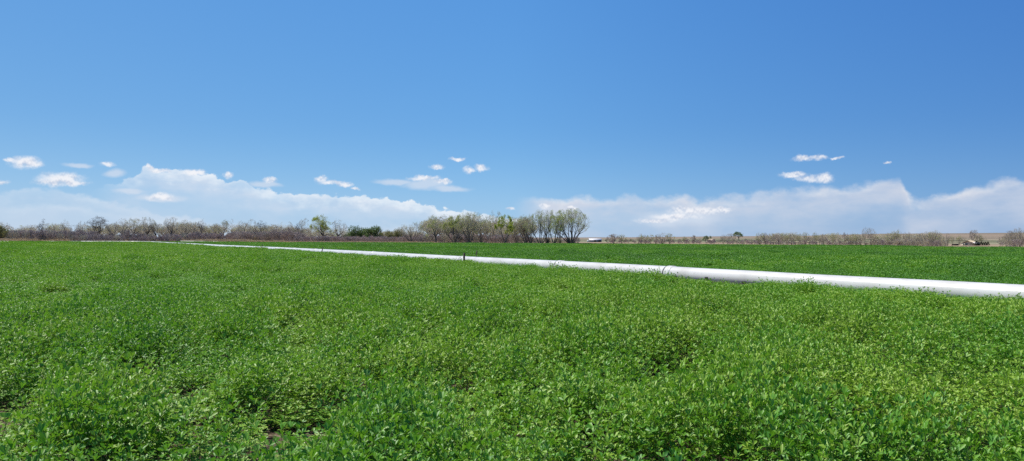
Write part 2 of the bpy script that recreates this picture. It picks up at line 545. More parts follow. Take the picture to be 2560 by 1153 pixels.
def add_zone(y0, y1, cell, base_i, n_i, jit, patch, seed):
    """square grid of cells between distances y0 and y1"""
    rg = np.random.default_rng(seed)
    R = y1 * 1.02
    gx = np.arange(-R, R, cell); gy = np.arange(-3 if y0 < 3 else 0, R, cell)
    X, Y = np.meshgrid(gx, gy); X = X.ravel(); Y = Y.ravel()
    if jit: X = X + rg.uniform(-jit, jit, len(X)); Y = Y + rg.uniform(-jit, jit, len(Y))
    r = np.hypot(X, Y)
    lim = edgeY(np.clip(X / np.maximum(Y, 1), -1.3, 1.3))
    ok = (r >= y0) & (r < y1) & ((np.abs(X) < Y * 1.0 + 4.0)) & (Y < lim - (0 if patch < 3 else 1.5))
    X = X[ok]; Y = Y[ok]; r = r[ok]
    pd = pipe_dist(X, Y)
    keep = (pd > .30 + patch * .28) | (pd < -.75 - patch * .5)
    if patch == 3: keep = np.abs(pd) > 3.0
    X = X[keep]; Y = Y[keep]; r = r[keep]; pd = pd[keep]
    n = len(X)
    h = 1 + .42 * fbm(X, Y, .9, 1.0) + .20 * fbm(X, Y, .13, 5.0)
    if patch == 0:
        mo = np.clip(3.0 * fbm(X, Y, .95, 2.0) + 1.9 * fbm(X, Y, 2.4, 4.0) + .56, 0, 1)
        h = h * (.28 + .98 * mo) + rg.normal(0, .07, n)
    elif patch == 1:
        h = h * (.62 + .5 * np.clip(2.6 * fbm(X, Y, .7, 2.0) + .6, 0, 1))
    h = np.clip(h, .28 if patch == 0 else .45, 1.6)
    h *= np.where(pd > 0, np.interp(pd, [.3, .6, 1.2, 2.6], [.38, .50, .75, 1.0]), np.interp(-pd, [.4, 1.5], [.8, 1.0]))
    wide = np.ones(n)
    kill = np.zeros(n, bool)
    if patch < 2:
        for (cx, cy), rx, ry in GP:
            q = ((X - cx) / (rx + patch * .1)) ** 2 + ((Y - cy) / (ry + patch * .1)) ** 2
            if r.min() > 20:
                h = np.where(q < 4, h * .6, h)
            else:
                qn = ((X - cx) / (rx * 1.5)) ** 2 + ((Y - cy + ry * 1.6) / (ry * 4.2)) ** 2
                q = ((X - cx) / (rx * .9)) ** 2 + ((Y - cy) / (ry * 2.4)) ** 2
                kill |= (q < 1) | ((qn < 1) & (rg.uniform(0, 1, n) < .15))
                h = np.where(qn < 1.3, h * .6, h)
    if patch == 0:
        g2 = fbm(X, Y, 1.3, 9.0)
        kill |= (g2 < -.46) & (rg.uniform(0, 1, n) < .7)
        kill |= (mo < .10) & (rg.uniform(0, 1, n) < .4)
        kill |= rg.uniform(0, 1, n) < .012
    else:
        dip = fbm(X, Y, .75 if patch == 1 else .25, 12.0)
        h = np.where(dip < -.26, h * .42, h)
        kill |= (dip < -.36) & (rg.uniform(0, 1, n) < .6) & (patch == 1)
        kill |= (patch == 1) & (fbm(X, Y, 1.9, 15.0) < -.50)
        h = np.where(rg.uniform(0, 1, n) < .02, h * .55, h)
    t = .25 + .34 * fbm(X, Y, .45, 7.0) + .26 * fbm(X, Y, .06, 3.0) + rg.normal(0, .10 if patch == 0 else .04, n)
    t = t - np.where(pd < 0, .30, 0.0)
    k = ~kill
    X, Y, h, t = X[k], Y[k], h[k], t[k]
    n = len(X)
    z = np.zeros(n)
    pts.append(np.stack([X, Y, z], 1))
    idx.append(base_i + rg.integers(0, n_i, n))
    w = 1 + rg.normal(0, .08, n) if patch == 0 else np.ones(n)
    scl.append(np.stack([w, w, h], 1))
    tin.append(t)
    if patch == 0:
        rz.append(np.stack([rg.normal(0, .08, n), rg.normal(0, .08, n), rg.uniform(0, 2 * PI, n)], 1))
    else:
        rz.append(np.stack([np.zeros(n), np.zeros(n), rg.integers(0, 4, n) * PI / 2], 1))


add_zone(0.6, 13.5, .155, 0, 9, .06, 0, 1)
add_zone(13.5, 38, .5, 9, 6, .06, 1, 2)
add_zone(38, 110, 1.5, 15, 5, .12, 2, 3)
add_zone(110, 300, 5.0, 20, 4, 0, 3, 4)


# low, single plants along both sides of the pipe where whole patches would not fit
def along_pipe(s0, s1, side, lo, hi, per_m, hs, seed, kinds):
    rg = np.random.default_rng(seed)
    n = int((s1 - s0) * per_m)
    s = rg.uniform(s0, s1, n)
    P = np.stack([np.interp(s, CUM, WAY[:, k]) for k in range(2)], 1)
    Q = np.stack([np.interp(s + .05, CUM, WAY[:, k]) for k in range(2)], 1)
    d = unit(Q - P); nn = np.stack([-d[:, 1], d[:, 0]], 1) * side
    P = P + nn * rg.uniform(lo, hi, n)[:, None]
    okr = (np.abs(P[:, 0]) < P[:, 1] * 1.0 + 4)
    for (cx, cy), rx, ry in GP[:1]:
        okr &= ((P[:, 0] - cx) / rx) ** 2 + ((P[:, 1] - cy) / (ry * 3)) ** 2 > 1
    P = P[okr]; n = len(P)
    pts.append(np.concatenate([P, np.zeros((n, 1))], 1)); idx.append(rg.integers(kinds[0], kinds[1], n))
    h = hs * np.clip(1 + .5 * fbm(P[:, 0], P[:, 1], 1.1, 1.0) + rg.normal(0, .16, n) + .75 * (rg.uniform(0, 1, n) < .10), .5, 1.9)
    scl.append(np.stack([np.ones(n), np.ones(n), h], 1)); tin.append((.25 if side > 0 else -.02) + rg.normal(0, .12, n))
    rz.append(np.stack([rg.normal(0, .15, n), rg.normal(0, .15, n), rg.uniform(0, 2 * PI, n)], 1))


along_pipe(0, 45, 1, .32, .85, 20, .36, 11, (0, 9))
along_pipe(45, 130, 1, .32, 1.3, 14, .34, 12, (0, 9))
along_pipe(0, 45, -1, .72, 1.5, 20, .8, 13, (0, 9))
along_pipe(45, 135, -1, .75, 1.9, 14, .8, 14, (0, 9))
along_pipe(130, 420, 1, .35, 3.2, 16, .45, 15, (0, 9))
along_pipe(130, 420, -1, .4, 3.0, 14, .8, 16, (0, 9))
along_pipe(130, 420, 1, .9, 3.6, 3.0, .8, 17, (9, 15))
along_pipe(130, 420, -1, .8, 3.6, 3.0, .9, 18, (9, 15))
scatter('alfalfa_field', np.concatenate(pts), np.concatenate(rz), np.concatenate(scl), np.concatenate(idx), np.concatenate(tin), ALL_ALF,
        'dense green alfalfa crop covering the whole field on both sides of the white pipe', 'alfalfa crop')
print('alfalfa instances', sum(len(p) for p in pts))

# ------------------------------------------------------------------ pipe
m, nt, out = newmat('white_pipe')
b = N(nt, 'ShaderNodeBsdfPrincipled'); b.inputs['Roughness'].default_value = .32; b.inputs['Specular IOR Level'].default_value = .45
tc = N(nt, 'ShaderNodeNewGeometry')
n1 = N(nt, 'ShaderNodeTexNoise'); n1.inputs['Scale'].default_value = 1.3; n1.inputs['Detail'].default_value = 6
n2 = N(nt, 'ShaderNodeTexNoise'); n2.inputs['Scale'].default_value = 7.5; n2.inputs['Detail'].default_value = 4; n2.inputs['Distortion'].default_value = 1.2
nt.links.new(tc.outputs['Position'], n1.inputs['Vector'])
mp = N(nt, 'ShaderNodeMapping'); mp.inputs['Scale'].default_value = (.6, .6, 3.2); nt.links.new(tc.outputs['Position'], mp.inputs['Vector'])
nt.links.new(mp.outputs[0], n2.inputs['Vector'])
r1 = ramp(nt, [(.35, (.53, .51, .48)), (.62, (.63, .618, .592))]); nt.links.new(n1.outputs['Fac'], r1.inputs['Fac'])
r2 = ramp(nt, [(.64, 0), (.70, .8)]); nt.links.new(n2.outputs['Fac'], r2.inputs['Fac'])
mx = N(nt, 'ShaderNodeMix', data_type='RGBA'); nt.links.new(r2.outputs['Color'], mx.inputs[0]); nt.links.new(r1.outputs['Color'], mx.inputs[6]); mx.inputs[7].default_value = (.34, .31, .27, 1)
nt.links.new(mx.outputs[2], b.inputs['Base Color']); nt.links.new(b.outputs[0], out.inputs['Surface'])
M_PIPE = m
M_GASK = simple('gasket', (.09, .09, .09), .7, .2)
M_GATE = simple('outlet_gate', (.03, .033, .03), .6, .3)
M_STEEL = simple('stake', (.022, .018, .014), .7, .3)
PR = .25


def sweep(profile, s_list, sides=40, cap=True):
    """profile radius per station"""
    V = []; n = len(s_list)
    for s, r in zip(s_list, profile):
        c = pipe_at(s); c2 = pipe_at(s + .1); c1 = pipe_at(max(0, s - .1))
        d = unit(c2 - c1); sd = unit(np.cross(d, [0, 0, 1])); up = np.cross(sd, d)
        cc = c - np.array([0, 0, PR])
        for k in range(sides):
            th = 2 * PI * k / sides
            V.append(cc + (sd * math.cos(th) + up * math.sin(th)) * r)
    F = []
    for i in range(n - 1):
        for k in range(sides):
            k2 = (k + 1) % sides
            F.append([i * sides + k, i * sides + k2, (i + 1) * sides + k2, (i + 1) * sides + k])
    return np.array(V), np.array(F)


def s_of_px(x):
    # arc length where the pipe crosses photo column x
    best = None
    for s in np.arange(0, CUM[-1], .05):
        p = pipe_at(s)
        xx = 1280 + FPX * p[0] / p[1]
        if best is None or abs(xx - x) < best[0]: best = (abs(xx - x), s)
    return best[1]


pipe = empty('irrigation_pipe', (0, 0, 0))
tag(pipe, 'long thick white irrigation pipe running across the field beside the stakes', 'pipe')
joints = [0.0] + [s_of_px(x) for x in (1686, 1406, 1163, 936, 792)]
while joints[-1] < CUM[-1] - 12: joints.append(joints[-1] + 9.0 + (joints[-1] > 150) * 9)
joints.append(CUM[-1])
for i in range(len(joints) - 1):
    a, c = joints[i], joints[i + 1]
    st = list(np.arange(a + .02, c - .02, .6 if i < 12 else 2.0)) + [c - .02]
    V, F = sweep([PR] * len(st), st, 40 if i < 7 else 16)
    sec = link('pipe_section', mesh_np('pipe_section', V, F, M_PIPE, smooth=True), pipe)
    if i > 0:
        dark = .055 if i < 7 else .08
        V, F = sweep([PR + .001, PR + .022, PR + .022, PR + .008, PR + .022, PR + .022, PR + .001],
                     [a - .02, a, a + .14, a + .145, a + .165, a + .27, a + .30], 40 if i < 7 else 16)
        link('bell_collar', mesh_np('bell_collar', V, F, M_PIPE, smooth=False), sec)
        V, F = sweep([PR + .002, PR + .008, PR + .008, PR + .002], [a + .30, a + .301, a + .30 + dark, a + .302 + dark], 40 if i < 7 else 16)
        link('gasket', mesh_np('gasket', V, F, M_GASK, smooth=False), sec)
    if i == 0:
        for gx, th in ((1779, -14), (1874, -26), (1702, -20)):
            s = s_of_px(gx)
            c0 = pipe_at(s); d = unit(pipe_at(s + .1) - pipe_at(s - .1)); sd = unit(np.cross([0, 0, 1], d))
            cc = c0 - np.array([0, 0, PR])
            if np.dot(sd, -cc) < 0: sd = -sd
            up = np.array([0, 0, 1.0]); t = math.radians(th)
            nrm = sd * math.cos(t) + up * math.sin(t); tg = np.cross(d, nrm)
            # body with a sliding plate and rounded rim
            V = []; F = []
            def bx(cen, hx, hy, hz):
                b0 = len(V)
                for sx in (-1, 1):
                    for sy in (-1, 1):
                        for sz in (-1, 1):
                            V.append(cc + nrm * (cen[2] + sz * hz) + d * (cen[0] + sx * hx) + tg * (cen[1] + sy * hy))
                for f in ((0, 1, 3, 2), (4, 6, 7, 5), (0, 4, 5, 1), (2, 3, 7, 6), (0, 2, 6, 4), (1, 5, 7, 3)): F.append([b0 + k for k in f])
            bx((0, 0, PR), .062, .042, .018); bx((.02, 0, PR + .022), .035, .035, .008); bx((-.05, 0, PR + .02), .012, .05, .014)
            link('outlet_gate', mesh_np('outlet_gate', np.array(V), np.array(F), M_GATE), sec)


# second, thinner pipe at the far edge of the back field, and a short length by the big tree
def small_pipe(pxs, r, label, name='lateral_pipe'):
    Pc = [np.array([colx(x, Y), Y, zat(x, y, Y)]) for x, y, Y in pxs]
    V = []; F = []
    S = 10
    for i, p in enumerate(Pc):
        d = unit(Pc[min(i + 1, len(Pc) - 1)] - Pc[max(i - 1, 0)]); sd = unit(np.cross(d, [0, 0, 1])); up = np.cross(sd, d)
        for k in range(S):
            th = 2 * PI * k / S
            V.append(p - Pc[0] - np.array([0, 0, r]) + (sd * math.cos(th) + up * math.sin(th)) * r)
    for i in range(len(Pc) - 1):
        for k in range(S):
            k2 = (k + 1) % S
            F.append([i * S + k, i * S + k2, (i + 1) * S + k2, (i + 1) * S + k])
    F2 = [list(range(S))[::-1]]; 
    me = mesh_np(name, np.array(V), [np.array(F), np.array(F2), np.array([[len(V) - S + k for k in range(S)]])], M_CREAM, smooth=True)
    o = link(name, me, loc=Pc[0])
    return tag(o, label, 'pipe')


M_CREAM = simple('weathered_cream_pipe', (.62, .60, .50), .5, .3, .12, .3)
small_pipe([(452, 602.0, 268), (560, 603.2, 262), (700, 604.6, 256), (820, 605.4, 252), (985, 606.4, 246)], .17, 'thin cream pipe lying along the far edge of the back field, left half')
small_pipe([(1447, 610.2, 216), (1470, 610.4, 216)], .11, 'short pale pipe on the ground at the field edge right of the domed tree')


# stakes
def stake(x, ytop, Y, label, lean=0.0, w=.055):
    X = colx(x, Y); top = zat(x, ytop, Y)
    V = []; F = []
    def bx(x0, x1, y0, y1, z0, z1):
        b0 = len(V)
        for xx in (x0, x1):
            for yy in (y0, y1):
                for zz in (z0, z1): V.append((xx + lean * (zz - .2), yy, zz))
        for f in ((0, 1, 3, 2), (4, 6, 7, 5), (0, 4, 5, 1), (2, 3, 7, 6), (0, 2, 6, 4), (1, 5, 7, 3)): F.append([b0 + k for k in f])
    bx(-w, w, -.006, .006, -.3, top)
    bx(-.006, .006, .007, .05, -.3, top - .004)
    for k in range(6):
        z = .22 + k * .08
        if z < top - .03: bx(-.02, .02, -.022, -.004, z, z + .025)
    o = link('steel_stake', mesh_np('steel_stake', np.array(V), np.array(F), M_STEEL), loc=(X, Y, 0))
    tag(o, label, 'stake', 'stakes driven in beside the pipe')


stake(1160, 632.5, 41.0, 'thick dark steel stake standing in front of the pipe, nearest to the camera', .03)
stake(1191, 626.5, 45.0, 'thin dark steel stake standing just behind the pipe, top rising over it', .05, .035)
stake(804, 618.0, 67.5, 'dark steel stake leaning right in front of the far pipe', .25, .04)
stake(655, 611.0, 93.0, 'tiny dark stake at the far pipe, left of the leaning stake', .05, .04)


# ------------------------------------------------------------------ trees
def skeleton(seed, st):
    rg = np.random.default_rng(seed)
    P0 = []; P1 = []; RA = []; RB = []; LV = []; TIPS = []
    def nrm(v): return v / math.sqrt(v[0] ** 2 + v[1] ** 2 + v[2] ** 2 + 1e-12)
    def turn(d, ang):
        r = rg.normal(0, 1, 3); r = r - d * np.dot(r, d); r = nrm(r)
        return nrm(d * math.cos(ang) + r * math.sin(ang))
    def grow(p, d, L, r, lev):
        ns = st['nseg'][lev]
        pos = []
        for i in range(ns):
            d = nrm(d + rg.normal(0, st['wander'], 3) + np.array([0, 0, st['up']]))
            q = p + d * (L / ns)
            r2 = r * (st['taper'] ** (1.0 / ns))
            P0.append(p); P1.append(q); RA.append(r); RB.append(r2); LV.append(lev)
            p = q; r = r2; pos.append((p, d, r))
        if lev == st['maxlev']:
            TIPS.append(p); return
        nk = st['kids'][lev]
        for j in range(nk):
            if j == 0: pp_, dd_, rr_ = pos[-1]; a = rg.uniform(.1, .3)
            else:
                pp_, dd_, rr_ = pos[int(rg.integers(max(0, int(ns * .35)), ns))]; a = rg.uniform(*st['ang'])
            nd = turn(dd_, a)
            if nd[2] < st.get('minz', -.2): nd[2] = abs(nd[2]) * .3; nd = nrm(nd)
            grow(pp_, nd, L * rg.uniform(*st['ratio']), rr_ * rg.uniform(*st['kr']), lev + 1)
    th = st['trunk']
    nst = st['stems']
    for s in range(nst):
        a = 2 * PI * s / nst + rg.uniform(-.5, .5)
        if nst == 1:
            p = np.zeros(3); d = nrm(np.array([rg.normal(0, .12), rg.normal(0, .12), 1.0]))
            q = p + d * th * .5; d2 = nrm(d + rg.normal(0, .15, 3)); q2 = q + d2 * th * .5
            P0 += [p, q]; P1 += [q, q2]; RA += [st['r'] * 1.25, st['r']]; RB += [st['r'], st['r'] * .9]; LV += [0, 0]
            nm = st['mains']
            for k in range(nm):
                aa = 2 * PI * k / nm + rg.uniform(-.5, .5); sp = rg.uniform(*st['spread'])
                dd = nrm(np.array([math.cos(aa) * math.sin(sp), math.sin(aa) * math.sin(sp), math.cos(sp)]))
                base = q2 if k % 2 == 0 else q2 - d2 * th * .25 * rg.uniform()
                grow(base, dd, st['L'] * rg.uniform(.8, 1.15), st['r'] * rg.uniform(.5, .68), 0)
        else:
            sp = st['spread'][0] + (st['spread'][1] - st['spread'][0]) * ((s + .5) / nst) ** .75 * rg.uniform(.85, 1.1); a = s * 2.4 + rg.uniform(-.3, .3)
            dd = nrm(np.array([math.cos(a) * math.sin(sp), math.sin(a) * math.sin(sp), math.cos(sp)]))
            base = np.array([math.cos(a), math.sin(a), 0]) * sp * .05 * st.get('base', 1.0)
            P0.append(np.array([0, 0, -.03])); P1.append(base + dd * .02); RA.append(st['r'] * 1.5); RB.append(st['r'] * 1.1); LV.append(0)
            grow(base, dd, st['L'] * rg.uniform(.8, 1.15), st['r'] * rg.uniform(.7, 1.1), 0)
    return np.array(P0), np.array(P1), np.array(RA), np.array(RB), np.array(LV), np.array(TIPS), rg


ST = {
    'gnarl': dict(stems=1, trunk=.17, r=.036, mains=6, spread=(.25, 1.2), L=.33, nseg=[6, 4, 3, 2, 1], wander=.24, up=.03, taper=.42, kids=[5, 5, 4, 3], ang=(.5, 1.1), ratio=(.42, .66), maxlev=4, kr=(.54, .70)),
    'slim': dict(stems=1, trunk=.26, r=.017, mains=4, spread=(.1, .6), L=.36, nseg=[5, 3, 2, 2, 1], wander=.14, up=.06, taper=.42, kids=[6, 4, 4, 3], ang=(.4, .9), ratio=(.36, .6), maxlev=4, kr=(.5, .62)),
    'vase': dict(stems=13, trunk=0, r=.0165, mains=0, spread=(.0, .95), L=.60, nseg=[6, 4, 2, 2], wander=.075, up=.035, taper=.36, kids=[8, 5, 5], ang=(.3, .75), ratio=(.34, .56), maxlev=3, kr=(.45, .62)),
    'scrub': dict(stems=7, trunk=0, r=.014, mains=0, spread=(.0, .6), L=.6, nseg=[5, 3, 2, 1], wander=.10, up=.03, taper=.4, kids=[7, 5, 4], ang=(.3, .8), ratio=(.32, .52), maxlev=3, kr=(.45, .62)),
    'bush': dict(stems=22, trunk=0, r=.006, mains=0, spread=(.0, 1.15), L=.6, nseg=[3, 2, 2], wander=.11, up=.04, taper=.5, kids=[7, 5], ang=(.2, .7), ratio=(.35, .6), maxlev=2, base=.5, kr=(.6, .8)),
}


def make_tree_meshes(seed, style, leaf=0, leafmat_=None, leafsize=.02, bark=None, twig=None, ratio=1.0, thick=1.0, minr=.0022):
    """unit-height tree whose crown width is `ratio`; returns trunk mesh, crown mesh"""
    st = ST[style]
    if style == 'vase':
        ns_ = (5, 13, 8, 6, 11, 4, 9)[seed % 7]
        st = dict(st, stems=ns_, r=st['r'] * (13 / ns_) ** .45, spread=(0, .80 + .05 * (seed % 4)))
    P0, P1, RA, RB, LV, TIPS, rg = skeleton(seed, st)
    allp = np.concatenate([P0, P1])
    zmax = np.percentile(P1[:, 2], 98.5)
    wx = (np.percentile(P1[:, 0], 97.5) - np.percentile(P1[:, 0], 2.5)); wy = (np.percentile(P1[:, 1], 97.5) - np.percentile(P1[:, 1], 2.5))
    S = np.array([ratio / wx, ratio / wy, 1 / zmax])
    P0 = P0 * S; P1 = P1 * S; TIPS = TIPS * S
    def dome(P):
        # crowns grow into a rounded, uneven dome
        c = np.array([0, 0, .5]); q = (P - c) / np.array([ratio / 2, ratio / 2, .5])
        k = np.linalg.norm(q, axis=1)
        a = np.arctan2(P[:, 1], P[:, 0])
        lim = 1 + .07 * np.sin(3 * a + seed) + .05 * np.sin(7 * a + 2 * seed)
        k2 = np.where(k > .75 * lim, lim * (.75 + .32 * (1 - np.exp(-(k / lim - .75) / .32))), k)
        f = np.where(P[:, 2] > .25, k2 / np.maximum(k, 1e-6), 1)
        return c + (P - c) * f[:, None]
    P0, P1, TIPS = dome(P0), dome(P1), dome(TIPS)
    RA = np.maximum(RA * thick, minr); RB = np.maximum(RB * thick, minr * .8)
    P0[:, 2] = np.where(P0[:, 2] < .01, -.03, P0[:, 2])
    tm = LV <= (1 if style != 'bush' else 0)
    if style == 'gnarl': tm = (LV <= 0)
    V1, F1 = tubes(P0[tm], P1[tm], RA[tm], RB[tm], 5)
    V2, F2 = tubes(P0[~tm], P1[~tm], RA[~tm], RB[~tm], 3)
    trunk = mesh_np('trunk', V1, F1, bark or M_BARK, smooth=True)
    mats = [twig or M_TWIG]; Fs = [F2]; mi = np.zeros(len(F2), int); V = V2
    if leaf:
        k = rg.integers(0, len(TIPS), leaf)
        # leaves gather in clumps: some branch ends carry many, some none
        wgt = np.array([mnoise.noise(Vector(t * 5.5 + seed)) for t in TIPS])
        pr = np.clip(wgt + .25, .02, 1) ** 1.5; pr /= pr.sum()
        k = rg.choice(len(TIPS), leaf, p=pr)
        P = TIPS[k] + rg.normal(0, leafsize * 1.1, (leaf, 3))
        D = unit(rg.normal(0, 1, (leaf, 3))); Nn = unit(rg.normal(0, 1, (leaf, 3)) + [0, 0, .8])
        L = leafsize * rg.uniform(.6, 1.3, leaf)
        Vl, Fl = leaflets(P, D, Nn, L, L * .7, False)
        Fs.append(Fl + len(V)); V = np.concatenate([V, Vl]); mats.append(leafmat_); mi = np.concatenate([mi, np.ones(len(Fl), int)])
    crown = mesh_np('crown', V, Fs, mats, mi)
    return trunk, crown


def plant_tree(name, x, ytop, Y, meshes, label, cat, group, w_px=None, ratio=1.0, rot=None, zoff=0.0):
    X = colx(x, Y); z0 = H(X, Y) + zoff
    h = zat(x, ytop, Y) - z0
    wid = (w_px / FPX * Y / ratio) if w_px else h
    o = empty(name, (X, Y, z0))
    t = link('trunk', meshes[0], o); c = link('crown', meshes[1], o)
    o.scale = (wid, wid * .9, h)
    if rot: o.rotation_euler.z = rot
    tag(o, label, cat, group)
    return o


ORD = ['leftmost', 'second', 'third', 'fourth', 'fifth', 'sixth', 'seventh', 'eighth', 'ninth', 'tenth', 'eleventh', 'twelfth', 'thirteenth', 'fourteenth', 'fifteenth', 'sixteenth',
       'seventeenth', 'eighteenth', 'nineteenth', 'twentieth', 'twenty-first', 'twenty-second', 'twenty-third', 'twenty-fourth', 'twenty-fifth', 'twenty-sixth', 'twenty-seventh', 'twenty-eighth']


def ordinal(i, where):
    return ('leftmost tree ' if i == 0 else ORD[i] + ' tree from the left ') + where


# left tree line: column, top row, crown width px, depth, style, leaves, look
LEFT = [
    (48, 566, 44, 345, 'gnarl', 300, 'low grey cottonwood with thin crown'),
    (109, 549, 27, 318, 'gnarl', 0, 'dark forked bare cottonwood with twisted trunk'),
    (139, 560, 34, 335, 'gnarl', 250, 'low grey cottonwood behind brush'),
    (164, 549, 26, 325, 'slim', 0, 'slender pale bare cottonwood'),
    (186, 561, 22, 330, 'gnarl', 0, 'small thin bare cottonwood'),
    (202, 554, 24, 318, 'gnarl', 0, 'small round pale bare cottonwood'),
    (244, 542, 52, 310, 'gnarl', 0, 'large broad dark bare cottonwood'),
    (284, 556, 38, 314, 'gnarl', 0, 'low sprawling bare cottonwood'),
    (306, 547, 44, 318, 'gnarl', 60, 'broad leaning bare cottonwood'),
    (334, 546, 38, 330, 'gnarl', 250, 'bushy olive-tinged cottonwood'),
    (368, 543, 42, 316, 'gnarl', 120, 'tall olive-tinged cottonwood'),
    (390, 557, 32, 312, 'gnarl', 0, 'short dark bare cottonwood'),
    (429, 543, 42, 310, 'gnarl', 0, 'broad Y-forked bare cottonwood'),
    (466, 551, 44, 322, 'gnarl', 80, 'wide low bare cottonwood'),
    (486, 554, 26, 318, 'gnarl', 80, 'narrow dense bare cottonwood'),
    (507, 551, 32, 310, 'gnarl', 0, 'dark compact bare cottonwood'),
    (537, 560, 26, 330, 'gnarl', 220, 'small pale budding cottonwood'),
    (556, 550, 30, 318, 'gnarl', 350, 'cottonwood with faint green buds'),
    (571, 547, 30, 320, 'slim', 0, 'tall narrow bare cottonwood'),
    (606, 552, 30, 322, 'gnarl', 0, 'fan-shaped bare cottonwood'),
    (628, 550, 28, 330, 'gnarl', 0, 'thin upright bare cottonwood'),
    (654, 553, 38, 322, 'gnarl', 0, 'dark branchy bare cottonwood'),
    (684, 562, 34, 330, 'gnarl', 150, 'low hazy cottonwood'),
    (716, 555, 36, 322, 'gnarl', 120, 'grey cottonwood above the purple brush'),
    (747, 560, 26, 312, 'gnarl', 0, 'small dark bare cottonwood'),
    (765, 545, 32, 308, 'slim', 0, 'tall pale wispy bare cottonwood'),
    (806, 540, 58, 300, 'gnarl', 3600, 'large yellow-green leafing cottonwood'),
    (848, 549, 38, 300, 'gnarl', 0, 'bare cottonwood with low side limbs'),
]
for i, (x, yt, w, Y, sty, lf, look) in enumerate(LEFT):
    ms = make_tree_meshes(100 + i, sty, lf * 3 if lf < 2000 else int(lf * 1.4), M_YG if lf > 2000 else M_BUD, .022 if lf > 2000 else .018, M_BARK if 'pale' in look else M_BARKD, M_BARK if 'dark' in look else M_TWIG, thick=1.0, minr=.0014)
    h_est = (hor(x) - yt) / FPX * Y + .7
    plant_tree('cottonwood_tree', x, yt - 3, Y, ms, look + ', ' + ordinal(i, 'in the left treeline'), 'tree', 'cottonwoods of the left treeline', w * 1.12)

# central grove: column, top row, width, depth, style, leaves, leaf material, look
CENTER = [
    (1028, 554, 56, 262, 'vase', 250, 'bud', 'low fan-shaped bare tree'),
    (1090, 538, 52, 248, 'gnarl', 900, 'bud', 'pale green budding tree with one stout trunk'),
    (1120, 545, 36, 268, 'vase', 500, 'bud', 'grey-green bushy tree'),
    (1136, 537, 46, 250, 'vase', 2600, 'olive', 'dense rounded olive-brown tree'),
    (1174, 527, 58, 246, 'vase', 800, 'bud', 'tall spreading budding tree'),
    (1203, 530, 40, 250, 'vase', 600, 'bud', 'upright budding tree'),
    (1217, 534, 30, 256, 'slim', 300, 'bud', 'slender grey budding tree'),
    (1237, 523, 32, 258, 'slim', 0, 'bud', 'tall pale leafless tree'),
    (1262, 538, 44, 246, 'vase', 3000, 'yg', 'bright yellow-green tree'),
    (1290, 538, 34, 250, 'vase', 600, 'bud', 'soft green budding tree'),
    (1305, 540, 34, 254, 'vase', 1400, 'brn', 'russet budding tree'),
    (1315, 538, 40, 252, 'vase', 700, 'bud', 'pale budding bushy tree'),
    (1326, 534, 44, 240, 'vase', 400, 'bud', 'grey leaning many-stemmed tree'),
    (1352, 524, 52, 234, 'vase', 450, 'bud', 'tall many-stemmed tree leaning left'),
    (1369, 523, 40, 238, 'vase', 500, 'bud', 'tall grey slender-stemmed tree'),
    (1385, 521, 44, 236, 'vase', 900, 'yg', 'tall tree with green tuft'),
    (1400, 527, 30, 246, 'vase', 500, 'bud', 'tall budding tree against the dome'),
    (1428, 519, 82, 232, 'vase', 900, 'yg', 'great domed many-stemmed tree'),
]
MM = {'bud': M_BUD, 'yg': M_YG, 'olive': M_OLIVEL if 'M_OLIVEL' in globals() else M_BUD, 'brn': M_BRN}
for i, (x, yt, w, Y, sty, lf, mt, look) in enumerate(CENTER):
    dark = x > 1310
    ms = make_tree_meshes(218 if x == 1428 else 200 + i * (1 if i < 18 else 2), sty, int(lf * 5.0) + 500, MM[mt], .017 if lf > 1200 else .0125, M_BARKD if dark else M_BARK, M_TWIG, minr=.0013)
    plant_tree('grove_tree', x, yt, Y, ms, look + ', ' + ordinal(i, 'in the central grove').replace('leftmost tree', 'leftmost').replace(' tree from', ' from'), 'tree', 'trees of the central grove', w * 1.25)
ms = make_tree_meshes(230, 'scrub', 60, M_BUD, .03, M_BARK, M_TWIG)
plant_tree('small_tree', 1444, 592, 228, ms, 'small thin leafless sapling just right of the great domed tree', 'tree', None, 16)

